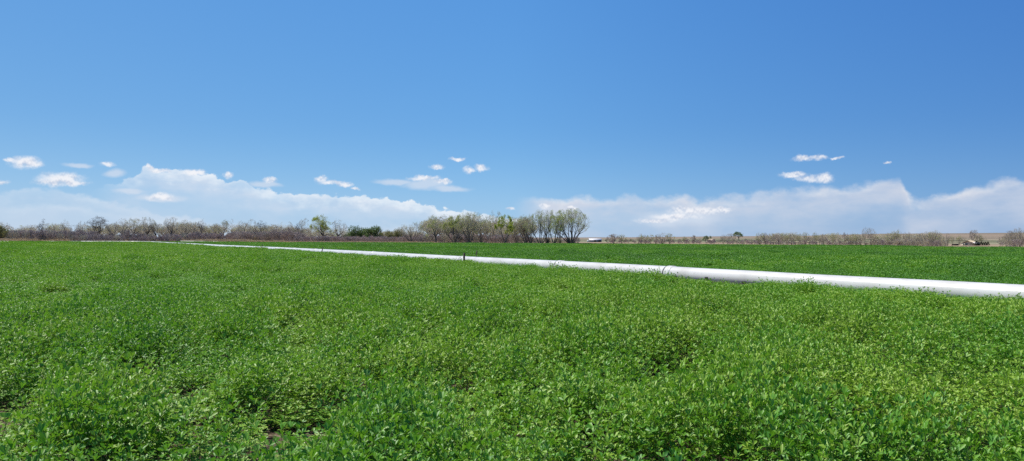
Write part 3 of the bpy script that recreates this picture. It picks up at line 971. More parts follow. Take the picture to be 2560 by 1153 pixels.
# right-hand rows: a dozen shapes, copied
VAR = {}
for k in range(5): VAR['g%d' % k] = make_tree_meshes(300 + k, 'scrub', 120, M_BUD, .028, M_BARK, M_TWIGP, minr=.0024)
for k in range(4): VAR['l%d' % k] = make_tree_meshes(320 + k, 'scrub', 650, M_BUD, .032, M_BARK, M_TWIGP, minr=.0024)
for k in range(3): VAR['b%d' % k] = make_tree_meshes(340 + k, 'gnarl', 0, None, .03, M_BARK, M_TWIGP, minr=.0028)
for k in range(2): VAR['n%d' % k] = make_tree_meshes(350 + k, 'gnarl', 2600, M_GRN, .045, M_BARKD, M_TWIG, minr=.0024)
LOOK = {'g': 'grey leafless scrub tree', 'l': 'pale green budding tree', 'b': 'bare dark-limbed tree', 'n': 'dark green leafy tree'}
ROWS = [
    ('right of the white-roofed shed', [(1534, 584, 30, 330, 'b'), (1554, 586, 24, 335, 'l')]),
    ('in the clump left of the cabin', [(1596, 590, 12, 345, 'g'), (1603, 584, 18, 330, 'l'), (1614, 586, 16, 335, 'l'), (1626, 585, 18, 340, 'l'), (1640, 588, 18, 335, 'g'), (1655, 581, 32, 325, 'g'), (1674, 583, 22, 335, 'l')]),
    ('beside the small tan cabin', [(1712, 590, 15, 400, 'l'), (1735, 587, 18, 400, 'b'), (1748, 594, 16, 420, 'g'), (1763, 590, 14, 900, 'n'), (1775, 590, 8, 930, 'n')]),
    ('between the tan cabin and the long row', [(1808, 586, 16, 390, 'g'), (1820, 581, 20, 385, 'g'), (1832, 582, 18, 395, 'g'), (1847, 580, 22, 1450, 'n'), (1850, 604, 8, 380, 'g')]),
    ('in the long right row', [(1880, 597, 12, 350, 'g'), (1899, 580, 22, 350, 'l'), (1914, 581, 18, 350, 'b'), (1927, 582, 18, 355, 'l'), (1934, 583, 14, 345, 'g'), (1946, 583, 20, 350, 'b'), (1958, 584, 14, 355, 'l'), (1967, 583, 16, 345, 'l'),
                               (1978, 583, 16, 350, 'g'), (1988, 583, 18, 355, 'l'), (1998, 582, 12, 360, 'l'), (2014, 580, 20, 355, 'l'), (2024, 590, 16, 350, 'b'), (2039, 579, 18, 360, 'l'), (2050, 592, 18, 345, 'g'),
                               (2059, 584, 18, 355, 'b'), (2082, 583, 18, 350, 'l'), (2100, 590, 14, 345, 'g'), (2113, 580, 16, 360, 'b'), (2128, 582, 22, 350, 'l'), (2141, 583, 22, 350, 'l'), (2152, 586, 14, 345, 'g')]),
    ('by the tall pale tree', [(2163, 567, 22, 335, 'g'), (2178, 565, 24, 330, 'g'), (2190, 584, 20, 340, 'l'), (2200, 596, 14, 335, 'g')]),
    ('in the belt left of the farmhouse', [(2214, 590, 20, 345, 'l'), (2226, 580, 20, 350, 'l'), (2237, 577, 18, 345, 'l'), (2246, 573, 18, 350, 'l'), (2260, 579, 18, 340, 'g'), (2270, 579, 18, 345, 'g'), (2283, 596, 18, 330, 'g'),
                                          (2294, 581, 16, 345, 'g'), (2306, 580, 18, 340, 'g'), (2318, 578, 18, 345, 'g'), (2330, 577, 16, 340, 'l'), (2342, 574, 22, 340, 'g'), (2352, 586, 18, 335, 'l'), (2368, 582, 18, 340, 'g'), (2380, 590, 12, 345, 'l')]),
    ('behind the farmhouse', [(2398, 588, 20, 700, 'l'), (2412, 590, 20, 700, 'g'), (2434, 573, 22, 690, 'b'), (2446, 583, 16, 720, 'l'), (2456, 586, 16, 720, 'l')]),
    ('at the right picture edge', [(2500, 592, 16, 300, 'b'), (2516, 582, 20, 300, 'g'), (2524, 575, 22, 305, 'b'), (2538, 570, 30, 300, 'g'), (2549, 568, 28, 295, 'g'), (2563, 572, 34, 290, 'g'), (2590, 575, 36, 290, 'l')]),
]
cnt = {}
for where, lst in ROWS:
    for i, (x, yt, w, Y, k) in enumerate(lst):
        nv = {'g': 5, 'l': 4, 'b': 3, 'n': 2}[k]
        c = cnt.get(k, 0); cnt[k] = c + 1
        ms = VAR['%s%d' % (k, c % nv)]
        pos = ('leftmost ' if i == 0 else ORD[i] + ' from the left ') + where
        if i == len(lst) - 1: pos = 'rightmost ' + where
        plant_tree('scrub_tree' if k in 'gl' else ('bare_tree' if k == 'b' else 'leafy_tree'), x, yt, Y, ms, LOOK[k] + ', ' + pos, 'tree', 'trees ' + where, w * 1.15, rot=(c * 1.7) % 6.28)


# green bushes and leafy shrubs
def leaf_bush(seed, n, leafsize, mat, twig, lobes=7, squash=1.0):
    rg = np.random.default_rng(seed)
    C = []
    for k in range(lobes):
        C.append((rg.uniform(-.34, .34), rg.uniform(-.3, .3), rg.uniform(.35, .78), rg.uniform(.14, .26)))
    P = []
    for k in range(n):
        c = C[rg.integers(0, lobes)]
        v = unit(rg.normal(0, 1, 3)) * c[3] * rg.uniform(.45, 1.1)
        P.append((c[0] + v[0], c[1] + v[1], max(.03, c[2] + v[2] * squash)))
    P = np.array(P)
    low = rg.integers(0, n, n // 4); P[low, 2] *= rg.uniform(.2, .8, len(low))
    D = unit(rg.normal(0, 1, (n, 3))); Nn = unit(P - [0, 0, .4] + rg.normal(0, .4, (n, 3)))
    L = leafsize * rg.uniform(.6, 1.3, n)
    V, F = leaflets(P, D, Nn, L, L * .6, False)
    st = []; en = []
    for c in C:
        for k in range(5):
            st.append((rg.normal(0, .05), rg.normal(0, .05), -.02)); en.append((c[0] + rg.normal(0, .08), c[1] + rg.normal(0, .08), c[2] + rg.uniform(0, .15)))
    V2, F2 = tubes(np.array(st), np.array(en), np.full(len(st), .012), np.full(len(st), .004), 4)
    return mesh_np('trunk', V2, F2, twig), mesh_np('crown', V, F, mat)


M_OLL = leafmat('olive_leaf', [(.2, (.13, .15, .05)), (.6, (.19, .20, .075)), (1.0, (.26, .26, .11))], .7, .1, .3, (.25, .26, .08), inst=False)
BUSH = [(6, 561, 40, 300, M_OLL, 'rounded olive-green bush at the left picture edge'), (879, 562, 40, 296, M_GRN, 'dark green bush right of the last bare cottonwood'),
        (908, 566, 38, 298, M_GRN, 'middle dark green bush in the green clump'), (936, 563, 52, 292, M_GRN, 'largest dark green bush of the green clump, highest at its right'),
        (955, 575, 32, 300, M_OLL, 'small olive bush at the right foot of the green clump'),
        (986, 572, 40, 285, M_OLL, 'rounded olive bush left of the fan-shaped bare tree')]
for i, (x, yt, w, Y, mt, lab) in enumerate(BUSH):
    ms = leaf_bush(400 + i, 3000, .05, mt, M_BARK)
    plant_tree('green_bush', x, yt, Y, ms, lab, 'bush', 'leafy bushes along the left treeline', w * 1.1)


def conifer(seed):
    rg = np.random.default_rng(seed)
    n = 3600
    t = rg.uniform(0, 1, n) ** .8
    z = .06 + .92 * t
    r = .40 * (1 - t) ** .6 * (0.55 + .45 * rg.uniform(0, 1, n)) * (1 + .18 * np.sin(z * 40))
    a = rg.uniform(0, 2 * PI, n)
    P = np.stack([r * np.cos(a), r * np.sin(a), z], 1)
    D = unit(np.stack([np.cos(a), np.sin(a), rg.normal(-.15, .3, n)], 1)); Nn = unit(rg.normal(0, .5, (n, 3)) + [0, 0, 1])
    L = .06 * rg.uniform(.6, 1.3, n)
    V, F = leaflets(P, D, Nn, L, L * .5, False)
    V2, F2 = tubes(np.array([[0, 0, -.02]]), np.array([[0, 0, .95]]), np.array([.03]), np.array([.006]), 6)
    return mesh_np('trunk', V2, F2, M_BARKD), mesh_np('crown', V, F, M_CON)


cons = [conifer(500 + k) for k in range(3)]
for i, (x, yt, w, lab) in enumerate([(2441, 602.0, 10, 'leftmost dark spruce right of the farmhouse, tallest'), (2447, 604.5, 8, 'dark spruce behind the white-roofed shed, second from the farmhouse'),
                                     (2453, 604.0, 8, 'pointed dark spruce, third from the farmhouse'), (2459, 605.5, 8, 'short dark spruce, fourth from the farmhouse'),
                                     (2464, 604.6, 8, 'pointed dark spruce, fifth from the farmhouse'), (2470, 604.0, 9, 'rightmost dark spruce of the row beside the farmhouse')]):
    plant_tree('spruce_tree', x, yt, 585, cons[i % 3], lab, 'tree', 'dark spruces beside the farmhouse', w * .95, .8)

# individual brush clumps (bare willows)
wil = [make_tree_meshes(600 + k, 'bush', 0, None, .02, M_WILLOW, M_WILLOW, ratio=1.0, thick=1.0, minr=.0042) for k in range(6)]
SHR = [(62, 572, 60, 300, 'broad brown bare willow clump below the low grey cottonwood'), (112, 575, 46, 296, 'purple-brown willow clump in front of the dark forked cottonwood'),
       (163, 574, 30, 296, 'dense dark upright willow clump below the slender pale cottonwood'), (236, 584, 30, 272, 'lone rounded dark willow bush standing forward on the dry grass'),
       (318, 573, 40, 300, 'large grey-brown willow clump below the broad leaning cottonwood'), (345, 580, 28, 292, 'dark willow clump just right of the large grey-brown one'),
       (440, 584, 34, 296, 'dark willow clump under the Y-forked cottonwood'), (477, 584, 34, 290, 'rounded willow clump under the wide low cottonwood'),
       (585, 574, 34, 290, 'brown-purple willow clump left of the broad spreading one'), (612, 577, 52, 282, 'broad spreading brown willow clump in front of the fan-shaped cottonwood'),
       (650, 580, 36, 290, 'reddish willow clump between the two biggest brown clumps'), (693, 570, 36, 282, 'tall dense purple willow clump with a dark base'),
       (722, 568, 50, 280, 'largest fan-shaped purple willow clump at the field edge'), (1052, 588, 30, 255, 'reddish brush clump at the left foot of the central grove')]
for i, (x, yt, w, Y, lab) in enumerate(SHR):
    plant_tree('willow_bush', x, yt, Y, wil[i % 6], lab, 'bush', 'bare willow clumps below the left treeline', w * 1.1, rot=i * 1.3)
plant_tree('willow_bush', 2426, 603.5, 560, wil[2], 'round dark leafless bush in front of the farmhouse wall', 'bush', None, 12, rot=.5)

# thickets and far wood: nobody could count these
def merged(ms, name):
    return ms


def combo(seed, style, mat, leaf=0, lm=None, minr=.0045, thick=1.0, ls=.03):
    t, c = make_tree_meshes(seed, style, leaf, lm, ls, mat, mat, thick=thick, minr=minr)
    n = len(t.vertices)
    V = np.empty((len(t.vertices) + len(c.vertices)) * 3, dtype=np.float32)
    t.vertices.foreach_get('co', V[:n * 3]); c.vertices.foreach_get('co', V[n * 3:])
    Fq = [[], []]; mi = [[], []]
    for me, off, kk in ((t, 0, 0), (c, n, 1)):
        for p in me.polygons:
            f = [v + off for v in p.vertices]
            j = 0 if len(f) == 3 else 1
            Fq[j].append(f); mi[j].append(p.material_index if kk else 0)
    Fs = [np.array(f) for f in Fq if f]; mm = np.concatenate([np.array(q) for q in mi if q])
    me = mesh_np(name_of(style), V.reshape(-1, 3), Fs, [mat, lm] if lm else [mat], mm)
    bpy.data.meshes.remove(t); bpy.data.meshes.remove(c)
    return me


def name_of(s): return {'bush': 'brush', 'scrub': 'scrub', 'gnarl': 'woodland_tree'}[s]


br = [combo(700, 'bush', M_WILLOW), combo(701, 'bush', M_WILLOW), combo(702, 'bush', M_WILLOWR), combo(703, 'bush', M_WILLOWR), combo(704, 'bush', M_OLIVE), combo(705, 'bush', M_TWIG)]


def belt(specs, seed):
    rg = np.random.default_rng(seed)
    P = []; I = []; S = []
    for x0, x1, y0, y1, h0, h1, n, kinds in specs:
        for k in range(n):
            x = rg.uniform(x0, x1); Y = rg.uniform(y0, y1)
            X = colx(x, Y); h = rg.uniform(h0, h1)
            P.append((X, Y, H(X, Y))); I.append(kinds[rg.integers(0, len(kinds))]); w = h * rg.uniform(.8, 1.3); S.append((w, w, h))
    n = len(P)
    return np.array(P), np.stack([np.zeros(n), np.zeros(n), rg.uniform(0, 6.28, n)], 1), np.array(S), np.array(I), rg.uniform(0, .4, n)


P_, R_, S_, I_, T_ = belt([
    (-250, 60, 285, 340, 3.0, 4.6, 90, (0, 1, 4, 5)), (20, 240, 285, 335, 2.6, 4.2, 120, (0, 1, 1, 5)), (170, 480, 280, 330, 1.6, 3.0, 190, (0, 1, 2, 5)),
    (480, 600, 280, 325, 2.0, 3.4, 90, (0, 1, 2, 3)), (575, 760, 280, 320, 2.4, 4.0, 130, (0, 1, 2, 5)), (740, 1065, 262, 300, 1.4, 2.4, 330, (2, 3, 0, 1)),
    (840, 1065, 285, 330, 2.2, 3.2, 100, (4, 2, 1)), (1050, 1330, 250, 285, 2.0, 3.4, 190, (0, 2, 1, 5)), (1330, 1440, 245, 285, .8, 1.6, 40, (5, 4)),
    (1515, 1600, 380, 520, 1.0, 2.0, 20, (5, 2, 4)), (1600, 2365, 350, 420, 1.0, 2.4, 240, (5, 0, 2)), (2180, 2365, 330, 380, 2.0, 3.6, 110, (5, 0, 5)), (2500, 2900, 285, 330, 1.5, 3.6, 130, (5, 0, 1)),
    (1515, 1760, 900, 1050, 2.5, 5, 44, (4, 4, 5)), (1800, 1900, 900, 1050, 2.5, 5, 18, (4, 4, 5)), (1130, 1455, 300, 420, 1.5, 3.0, 60, (5, 4, 2))], 21)
scatter('brush_thicket', P_, R_, S_, I_, T_, br, 'continuous low purple-brown brush growing under and between the trees', 'brush')
wd = [combo(720 + k, 'gnarl', M_TWIG, 260 if k % 2 else 0, M_BUD if k % 2 else None, .0016, 1.0, .03) for k in range(4)]
P_, R_, S_, I_, T_ = belt([(-300, 240, 370, 470, 7.0, 9.5, 52, (0, 1, 2, 3)), (240, 600, 370, 470, 7.0, 9.8, 60, (0, 1, 2, 3)), (600, 780, 370, 450, 6, 9.0, 38, (0, 1, 2, 3)), (780, 1060, 380, 450, 4.5, 7.0, 60, (0, 1, 3)),
                           (1080, 1340, 275, 330, 7.5, 11, 44, (0, 1, 3)), (1890, 2160, 420, 520, 5, 7.5, 36, (0, 1, 3)), (2200, 2355, 400, 480, 5, 8.5, 26, (0, 1, 3)), (2510, 2800, 330, 400, 4, 6, 26, (0, 1, 2))], 22)
scatter('distant_wood', P_, R_, S_, I_, T_, wd, 'hazy grey-olive woodland reading as one mass behind the front trees', 'woodland')


# dry grass at the field's far border
def tuft(seed, mat):
    rg = np.random.default_rng(seed)
    n = 260
    P = np.stack([rg.uniform(-.6, .6, n), rg.uniform(-.6, .6, n), np.zeros(n)], 1)
    D = unit(np.stack([rg.normal(0, .35, n), rg.normal(0, .35, n), np.ones(n)], 1)); Nn = unit(rg.normal(0, 1, (n, 3)))
    L = rg.uniform(.5, 1.05, n)
    V, F = leaflets(P, D, Nn, L, np.full(n, .035), False)
    return mesh_np('grass_tuft', V, F, mat)


tf = [tuft(800 + k, M_DRY) for k in range(4)]
rg = np.random.default_rng(31)
P = []; S = []
for k in range(9500):
    x = rg.uniform(-260, 2800); u = uof(x); E_ = float(edgeY(np.array(u)))
    if x < 620: off = rg.uniform(.5, 22); h = rg.uniform(.28, .62)
    elif x < 780: off = rg.uniform(.5, 14); h = rg.uniform(.15, .4)
    elif x < 1100: off = rg.uniform(1, 14); h = rg.uniform(.2, .5)
    else: off = rg.uniform(.3, 12); h = rg.uniform(.12, .30)
    Y = E_ + off; X = u * Y
    P.append((X, Y, H(X, Y))); w = rg.uniform(.8, 1.5); S.append((w, w, h))
n = len(P)
scatter('dry_grass', np.array(P), np.stack([np.zeros(n), np.zeros(n), rg.uniform(0, 6.28, n)], 1), np.array(S), rg.integers(0, 4, n), rg.uniform(-.1, .5, n), tf,
        'strip of dry tan grass along the far border of the green field', 'dry grass')


# ------------------------------------------------------------------ buildings
class MB:
    def __init__(s): s.V = []; s.Q = []; s.T = []
    def box(s, x0, x1, y0, y1, z0, z1):
        b = len(s.V)
        for x in (x0, x1):
            for y in (y0, y1):
                for z in (z0, z1): s.V.append((x, y, z))
        for f in ((0, 1, 3, 2), (4, 6, 7, 5), (0, 4, 5, 1), (2, 3, 7, 6), (0, 2, 6, 4), (1, 5, 7, 3)): s.Q.append([b + k for k in f])
    def gable(s, x0, x1, y0, y1, z0, z1, axis='y'):
        b = len(s.V)
        if axis == 'y':
            xm = (x0 + x1) / 2
            s.V += [(x0, y0, z0), (x1, y0, z0), (xm, y0, z1), (x0, y1, z0), (x1, y1, z0), (xm, y1, z1)]
        else:
            ym = (y0 + y1) / 2
            s.V += [(x0, y0, z0), (x0, y1, z0), (x0, ym, z1), (x1, y0, z0), (x1, y1, z0), (x1, ym, z1)]
        s.T += [[b, b + 1, b + 2], [b + 3, b + 5, b + 4]]
        s.Q += [[b, b + 3, b + 4, b + 1], [b, b + 2, b + 5, b + 3], [b + 1, b + 4, b + 5, b + 2]]
    def slab(s, pts, th):
        b = len(s.V)
        for p in pts: s.V.append(p)
        for p in pts: s.V.append((p[0], p[1], p[2] - th))
        s.Q += [[b, b + 1, b + 2, b + 3], [b + 7, b + 6, b + 5, b + 4]]
        for k in range(4):
            k2 = (k + 1) % 4
            s.Q.append([b + k, b + 4 + k, b + 4 + k2, b + k2])
    def build(s, name, mat, parent):
        Fs = []
        if s.Q: Fs.append(np.array(s.Q))
        if s.T: Fs.append(np.array(s.T))
        return link(name, mesh_np(name, np.array(s.V, float), Fs, mat), parent)


M_WROOF = simple('white_metal_roof', (.80, .80, .80), .35, .5, .04, .5)
M_GWALL = simple('grey_siding', (.30, .27, .28), .8, .2, .15, .5)
M_TANW = simple('tan_siding', (.62, .54, .40), .8, .2, .1, .5)
M_TANR = simple('tan_shingle', (.56, .46, .33), .9, .1, .15, 1)
M_DARK = simple('dark_opening', (.02, .018, .016), .7, .2, .1, 1)
M_BRNR = simple('rust_brown_metal', (.06, .035, .025), .7, .3, .3, 1)
M_WHT = simple('white_paint', (.75, .75, .72), .5, .4, .05, 1)
M_GLASS = simple('window_glass', (.03, .035, .04), .15, .6, .1, 1)


def base_at(x, Y, ybase=None):
    X = colx(x, Y)
    return (X, Y, H(X, Y))


# long white-roofed shed
Y = 1000; px = Y / FPX
o = empty('farm_shed', base_at(1488.5, Y)); W = 31 * px / 2
tag(o, 'long low grey shed with a bright white metal roof beyond the right field edge', 'shed')
a = MB(); a.box(-W, W, 0, 8, -.5, 2.9); wl = a.build('wall', M_GWALL, o)
a = MB(); a.slab([(-W - .3, -.5, 2.95), (W + .3, -.5, 2.95), (W + .3, 4, 4.6), (-W - .3, 4, 4.6)], .15)
a.slab([(-W - .3, 4.002, 4.6), (W + .3, 4.002, 4.6), (W + .3, 8.5, 2.95), (-W - .3, 8.5, 2.95)], .15); a.build('roof', M_WROOF, o)
a = MB(); a.box(-W * .2, W * .1, -.06, -.002, 0, 2.3); a.build('door', M_DARK, o)
a = MB(); a.box(W * .45, W * .85, -.06, -.002, 0, 2.2); a.build('door', M_DARK, o)
o = empty('water_tank', base_at(1469.5, 980))
a = MB(); a.box(-.75, .75, -.7, .7, -.4, 2.4); a.build('tank_body', M_WHT, o)
a = MB(); a.gable(-.8, .8, -.75, .75, 2.403, 2.7, 'y'); a.build('lid', M_WHT, o)
tag(o, 'small upright white tank at the left end of the white-roofed shed', 'tank')

# small tan cabin
Y = 900; px = Y / FPX
o = empty('cabin', base_at(1776, Y)); W = 15 * px / 2
o.rotation_euler.z = math.radians(-45)
tag(o, 'small tan cabin with a pale roof and dark porch between the far trees', 'cabin')
a = MB(); a.box(-W, -W * .35, -1.5, 5, -.5, 2.9); a.box(-W * .35 + .003, W, 0, 5, -.5, 2.3); a.build('wall', M_TANW, o)
a = MB(); a.slab([(-W - .2, -1.8, 2.4), (W + .3, -1.8, 2.4), (W + .3, 2, 4.2), (-W - .2, 2, 4.2)], .15)
a.slab([(-W - .2, 2.002, 4.2), (W + .3, 2.002, 4.2), (W + .3, 5.5, 2.5), (-W - .2, 5.5, 2.5)], .15); a.build('roof', M_TANR, o)
a = MB(); a.box(-W * .25, W * .9, -.05, -.002, 0, 1.9); a.build('porch_opening', M_DARK, o)
for k in range(3):
    a = MB(); a.box(W * (-.2 + .5 * k) - .07, W * (-.2 + .5 * k) + .07, -1.7, -1.5, -.4, 2.25); a.build('porch_post', M_TANW, o)

# farmhouse
Y = 600; px = Y / FPX
o = empty('farmhouse', base_at(2420, Y))
W = 16 * px
o.rotation_euler.z = math.radians(-52)
tag(o, 'tan farmhouse with a low pale gable roof behind a round dark bush', 'house')
a = MB(); a.box(-W * .75, W * .85, 0, 9, -.5, 2.1); a.gable(-W * .75, W * .85, 0, 9, 2.1, 3.75, 'y'); a.box(-W * .75 - .6, -W * .35, -1.2, -.003, -.5, 1.9); a.build('wall', M_TANW, o)
a = MB()
xm = W * .05
a.slab([(-W * 1.05, -1.5, 1.75), (xm, -1.5, 4.0), (xm, 9.4, 4.0), (-W * 1.05, 9.4, 1.75)], .12)
a.slab([(xm + .002, -1.5, 4.0), (W * 1.15, -1.5, 1.75), (W * 1.15, 9.4, 1.75), (xm + .002, 9.4, 4.0)], .12); a.build('roof', M_TANR, o)
for wx in (-W * .15, W * .45):
    f = MB(); f.box(wx - .6, wx + .6, -.05, -.003, .7, 1.8); fo = f.build('window', M_WHT, o)
    g = MB(); g.box(wx - .5, wx + .5, -.06, -.052, .8, 1.7); g.build('pane', M_GLASS, fo)
a = MB(); a.box(-W * .62, -W * .5, -1.24, -1.202, -.2, 1.6); a.build('door', M_DARK, o)

o = empty('low_shed', base_at(2444, 592))
tag(o, 'low shed with a white roof in front of the spruces right of the farmhouse', 'shed')
a = MB(); a.box(-1.5, 1.6, 0, 3, -.4, 1.55); a.build('wall', M_BRNR, o)
a = MB(); a.slab([(-1.8, -.4, 1.9), (1.8, -.4, 1.9), (1.8, 3.2, 2.5), (-1.8, 3.2, 2.5)], .3); a.build('roof', M_WROOF, o)
o = empty('brown_shed', base_at(2391, 590))
tag(o, 'low dark rust-brown shed left of the farmhouse', 'shed')
a = MB(); a.box(-1.7, 1.7, 0, 3, -.4, .9); a.build('wall', M_DARK, o)
a = MB(); a.slab([(-1.9, -.3, .95), (1.9, -.3, .95), (1.9, 1.6, 1.4), (-1.9, 1.6, 1.4)], .1); a.slab([(-1.9, 1.602, 1.4), (1.9, 1.602, 1.4), (1.9, 3.3, .95), (-1.9, 3.3, .95)], .1); a.build('roof', M_BRNR, o)
o = empty('storage_tank', base_at(2524, 300))
tag(o, 'small white storage tank lying between the trunks at the right picture edge', 'tank')
V, F = tubes(np.array([[-.6, 0, .32], [-.66, 0, .32], [.6, 0, .32]]), np.array([[.6, 0, .32], [-.6, 0, .32], [.66, 0, .32]]), np.array([.22, .12, .22]), np.array([.22, .22, .12]), 16)
link('tank_body', mesh_np('tank_body', V, F, M_WHT, smooth=True), o)
a = MB(); a.box(-.45, -.35, -.2, .2, -.2, .12); a.box(.35, .45, -.2, .2, -.2, .12); a.build('cradle', M_DARK, o)

# ------------------------------------------------------------------ sun and sky
SUN = np.array([-.62, .26, 1.0]); SUN = SUN / np.linalg.norm(SUN)
sl = bpy.data.lights.new('sun', 'SUN'); sl.energy = 5.0; sl.angle = math.radians(.53); sl.color = (1, .955, .89)
so = bpy.data.objects.new('sun', sl); COL.objects.link(so)
so.rotation_euler = Vector(SUN).to_track_quat('Z', 'Y').to_euler()

w = bpy.data.worlds.new('World'); sc.world = w; w.use_nodes = True
nt = w.node_tree; nt.nodes.clear(); L = nt.links.new
out = N(nt, 'ShaderNodeOutputWorld'); bg = N(nt, 'ShaderNodeBackground'); L(bg.outputs[0], out.inputs['Surface'])
SKY = .10
EXPO = .22
EX = 2 ** EXPO
bg.inputs['Strength'].default_value = SKY
sky = N(nt, 'ShaderNodeTexSky', sky_type='NISHITA'); sky.sun_disc = False
sky.sun_elevation = math.asin(SUN[2]); sky.sun_rotation = math.atan2(SUN[0], SUN[1])
sky.altitude = 1400; sky.air_density = 1.0; sky.dust_density = .3; sky.ozone_density = 2.0


def m2(op, a=None, b=None, c=None, clamp=False):
    n = N(nt, 'ShaderNodeMath', operation=op); n.use_clamp = clamp
    for i, v in enumerate((a, b, c)):
        if v is None: continue
        if isinstance(v, (int, float)): n.inputs[i].default_value = v
        else: L(v, n.inputs[i])
    return n.outputs[0]


def vm(op, a, b=None, c=None):
    n = N(nt, 'ShaderNodeVectorMath', operation=op)
    for i, v in enumerate((a, b, c)):
        if v is None: continue
        if isinstance(v, tuple): n.inputs[i].default_value = v
        else: L(v, n.inputs[i])
    return n


def sstep(v, a, b):
    n = N(nt, 'ShaderNodeMapRange', interpolation_type='SMOOTHSTEP')
    n.inputs['From Min'].default_value = a; n.inputs['From Max'].default_value = b
    L(v, n.inputs['Value']); return n.outputs[0]


tc = N(nt, 'ShaderNodeTexCoord'); sp = N(nt, 'ShaderNodeSeparateXYZ'); L(tc.outputs['Generated'], sp.inputs[0])
AZ = m2('MULTIPLY', m2('ARCTAN2', sp.outputs[0], sp.outputs[1]), FPX)        # azimuth, in units of 1/1898 rad
EL = m2('MULTIPLY', m2('ARCSINE', sp.outputs[2]), FPX)                        # elevation
cb = N(nt, 'ShaderNodeCombineXYZ'); L(AZ, cb.inputs[0]); L(EL, cb.inputs[1])
P0v = cb.outputs[0]


def azel(x, y):
    d = ray(x, y); d = d / np.linalg.norm(d)
    return math.atan2(d[0], d[1]) * FPX, math.asin(d[2]) * FPX


def noise(scale, det=6, sx=1.0, sy=1.0, rough=.55, off=0.0):
    mpn = N(nt, 'ShaderNodeMapping'); mpn.inputs['Scale'].default_value = (sx / scale, sy / scale, 1); mpn.inputs['Location'].default_value = (off, off * .7, off)
    L(P0v, mpn.inputs['Vector'])
    nn = N(nt, 'ShaderNodeTexNoise'); nn.inputs['Scale'].default_value = 1; nn.inputs['Detail'].default_value = det; nn.inputs['Roughness'].default_value = rough
    L(mpn.outputs[0], nn.inputs['Vector'])
    return nn


def warp(scale, amp, **k):
    nn = noise(scale, **k)
    v = vm('SUBTRACT', nn.outputs['Color'], (.5, .5, .5)).outputs[0]
    v = vm('MULTIPLY', v, (amp, amp * .6, 0)).outputs[0]
    return vm('ADD', P0v, v).outputs[0]


def blobs(P, lst):
    f = None
    for x, y, rx, ry in lst:
        a, e = azel(x, y)
        ln = vm('LENGTH', vm('MULTIPLY_ADD', P, (1 / rx, 1 / ry, 0), (-a / rx, -e / ry, 0)).outputs[0]).outputs['Value']
        if f is None: f = ln
        else:
            n = N(nt, 'ShaderNodeMath', operation='SMOOTH_MIN'); L(f, n.inputs[0]); L(ln, n.inputs[1]); n.inputs[2].default_value = .18
            f = n.outputs[0]
    return f


def curve_top(pts_, vsrc):
    """top elevation of a cloud bank as a function of azimuth"""
    ae = [azel(*p) for p in pts_]
    a0, a1 = ae[0][0], ae[-1][0]
    fc = N(nt, 'ShaderNodeFloatCurve')
    c = fc.mapping.curves[0]
    while len(c.points) > 2: c.points.remove(c.points[-1])
    c.points[0].location = (0, ae[0][1] / 300); c.points[1].location = (1, ae[-1][1] / 300)
    for a, e in ae[1:-1]: c.points.new((a - a0) / (a1 - a0), e / 300)
    fc.mapping.use_clip = False
    fc.mapping.update()
    t = m2('DIVIDE', m2('SUBTRACT', vsrc, a0), a1 - a0, clamp=True)
    L(t, fc.inputs['Value'])
    return m2('MULTIPLY', fc.outputs[0], 300)


ssp = N(nt, 'ShaderNodeSeparateColor'); L(sky.outputs[0], ssp.inputs[0])
scm = N(nt, 'ShaderNodeCombineColor')
for i_, (kk, gg) in enumerate(((.495, .746), (.649, .484), (.86, .21))):
    L(m2('MULTIPLY', m2('POWER', m2('MULTIPLY', ssp.outputs[i_], .1), gg), kk / SKY / EX), scm.inputs[i_])
# real skies are deepest high overhead and on the side away from the sun
hi = sstep(EL, 640, 2300)
hl = m2('MULTIPLY_ADD', hi, -.62, 1.0)
sx_ = m2('DIVIDE', sp.outputs[0], m2('SQRT', m2('ADD', m2('MULTIPLY', sp.outputs[0], sp.outputs[0]), m2('ADD', m2('MULTIPLY', sp.outputs[1], sp.outputs[1]), 1e-5))))
side = N(nt, 'ShaderNodeMapRange'); L(sx_, side.inputs['Value'])
side.inputs['From Min'].default_value = -.56; side.inputs['From Max'].default_value = .56
sr = ramp(nt, [(0, (.80, .88, .95)), (.5, (.79, .91, .985)), (1, (.54, .665, .825))]); L(side.outputs[0], sr.inputs['Fac'])
skm = vm('MULTIPLY', scm.outputs[0], sr.outputs['Color'])
low = m2('SUBTRACT', 1.0, sstep(EL, 40, 300))
lc = N(nt, 'ShaderNodeCombineXYZ'); L(m2('MULTIPLY_ADD', low, .26, 1.0), lc.inputs[0]); L(m2('MULTIPLY_ADD', low, .13, 1.0), lc.inputs[1]); L(m2('MULTIPLY_ADD', low, .04, 1.0), lc.inputs[2])
skn = vm('MULTIPLY', skm.outputs[0], lc.outputs[0])
sk2 = N(nt, 'ShaderNodeVectorMath', operation='SCALE'); L(skn.outputs[0], sk2.inputs[0]); L(hl, sk2.inputs['Scale'])
base = sk2.outputs[0]


def over(colr, mask):
    global base
    n = N(nt, 'ShaderNodeMix', data_type='RGBA'); L(mask, n.inputs[0]); L(base, n.inputs[6])
    if isinstance(colr, tuple): n.inputs[7].default_value = (colr[0] / SKY / EX, colr[1] / SKY / EX, colr[2] / SKY / EX, 1)
    else: L(colr, n.inputs[7])
    base = n.outputs[2]


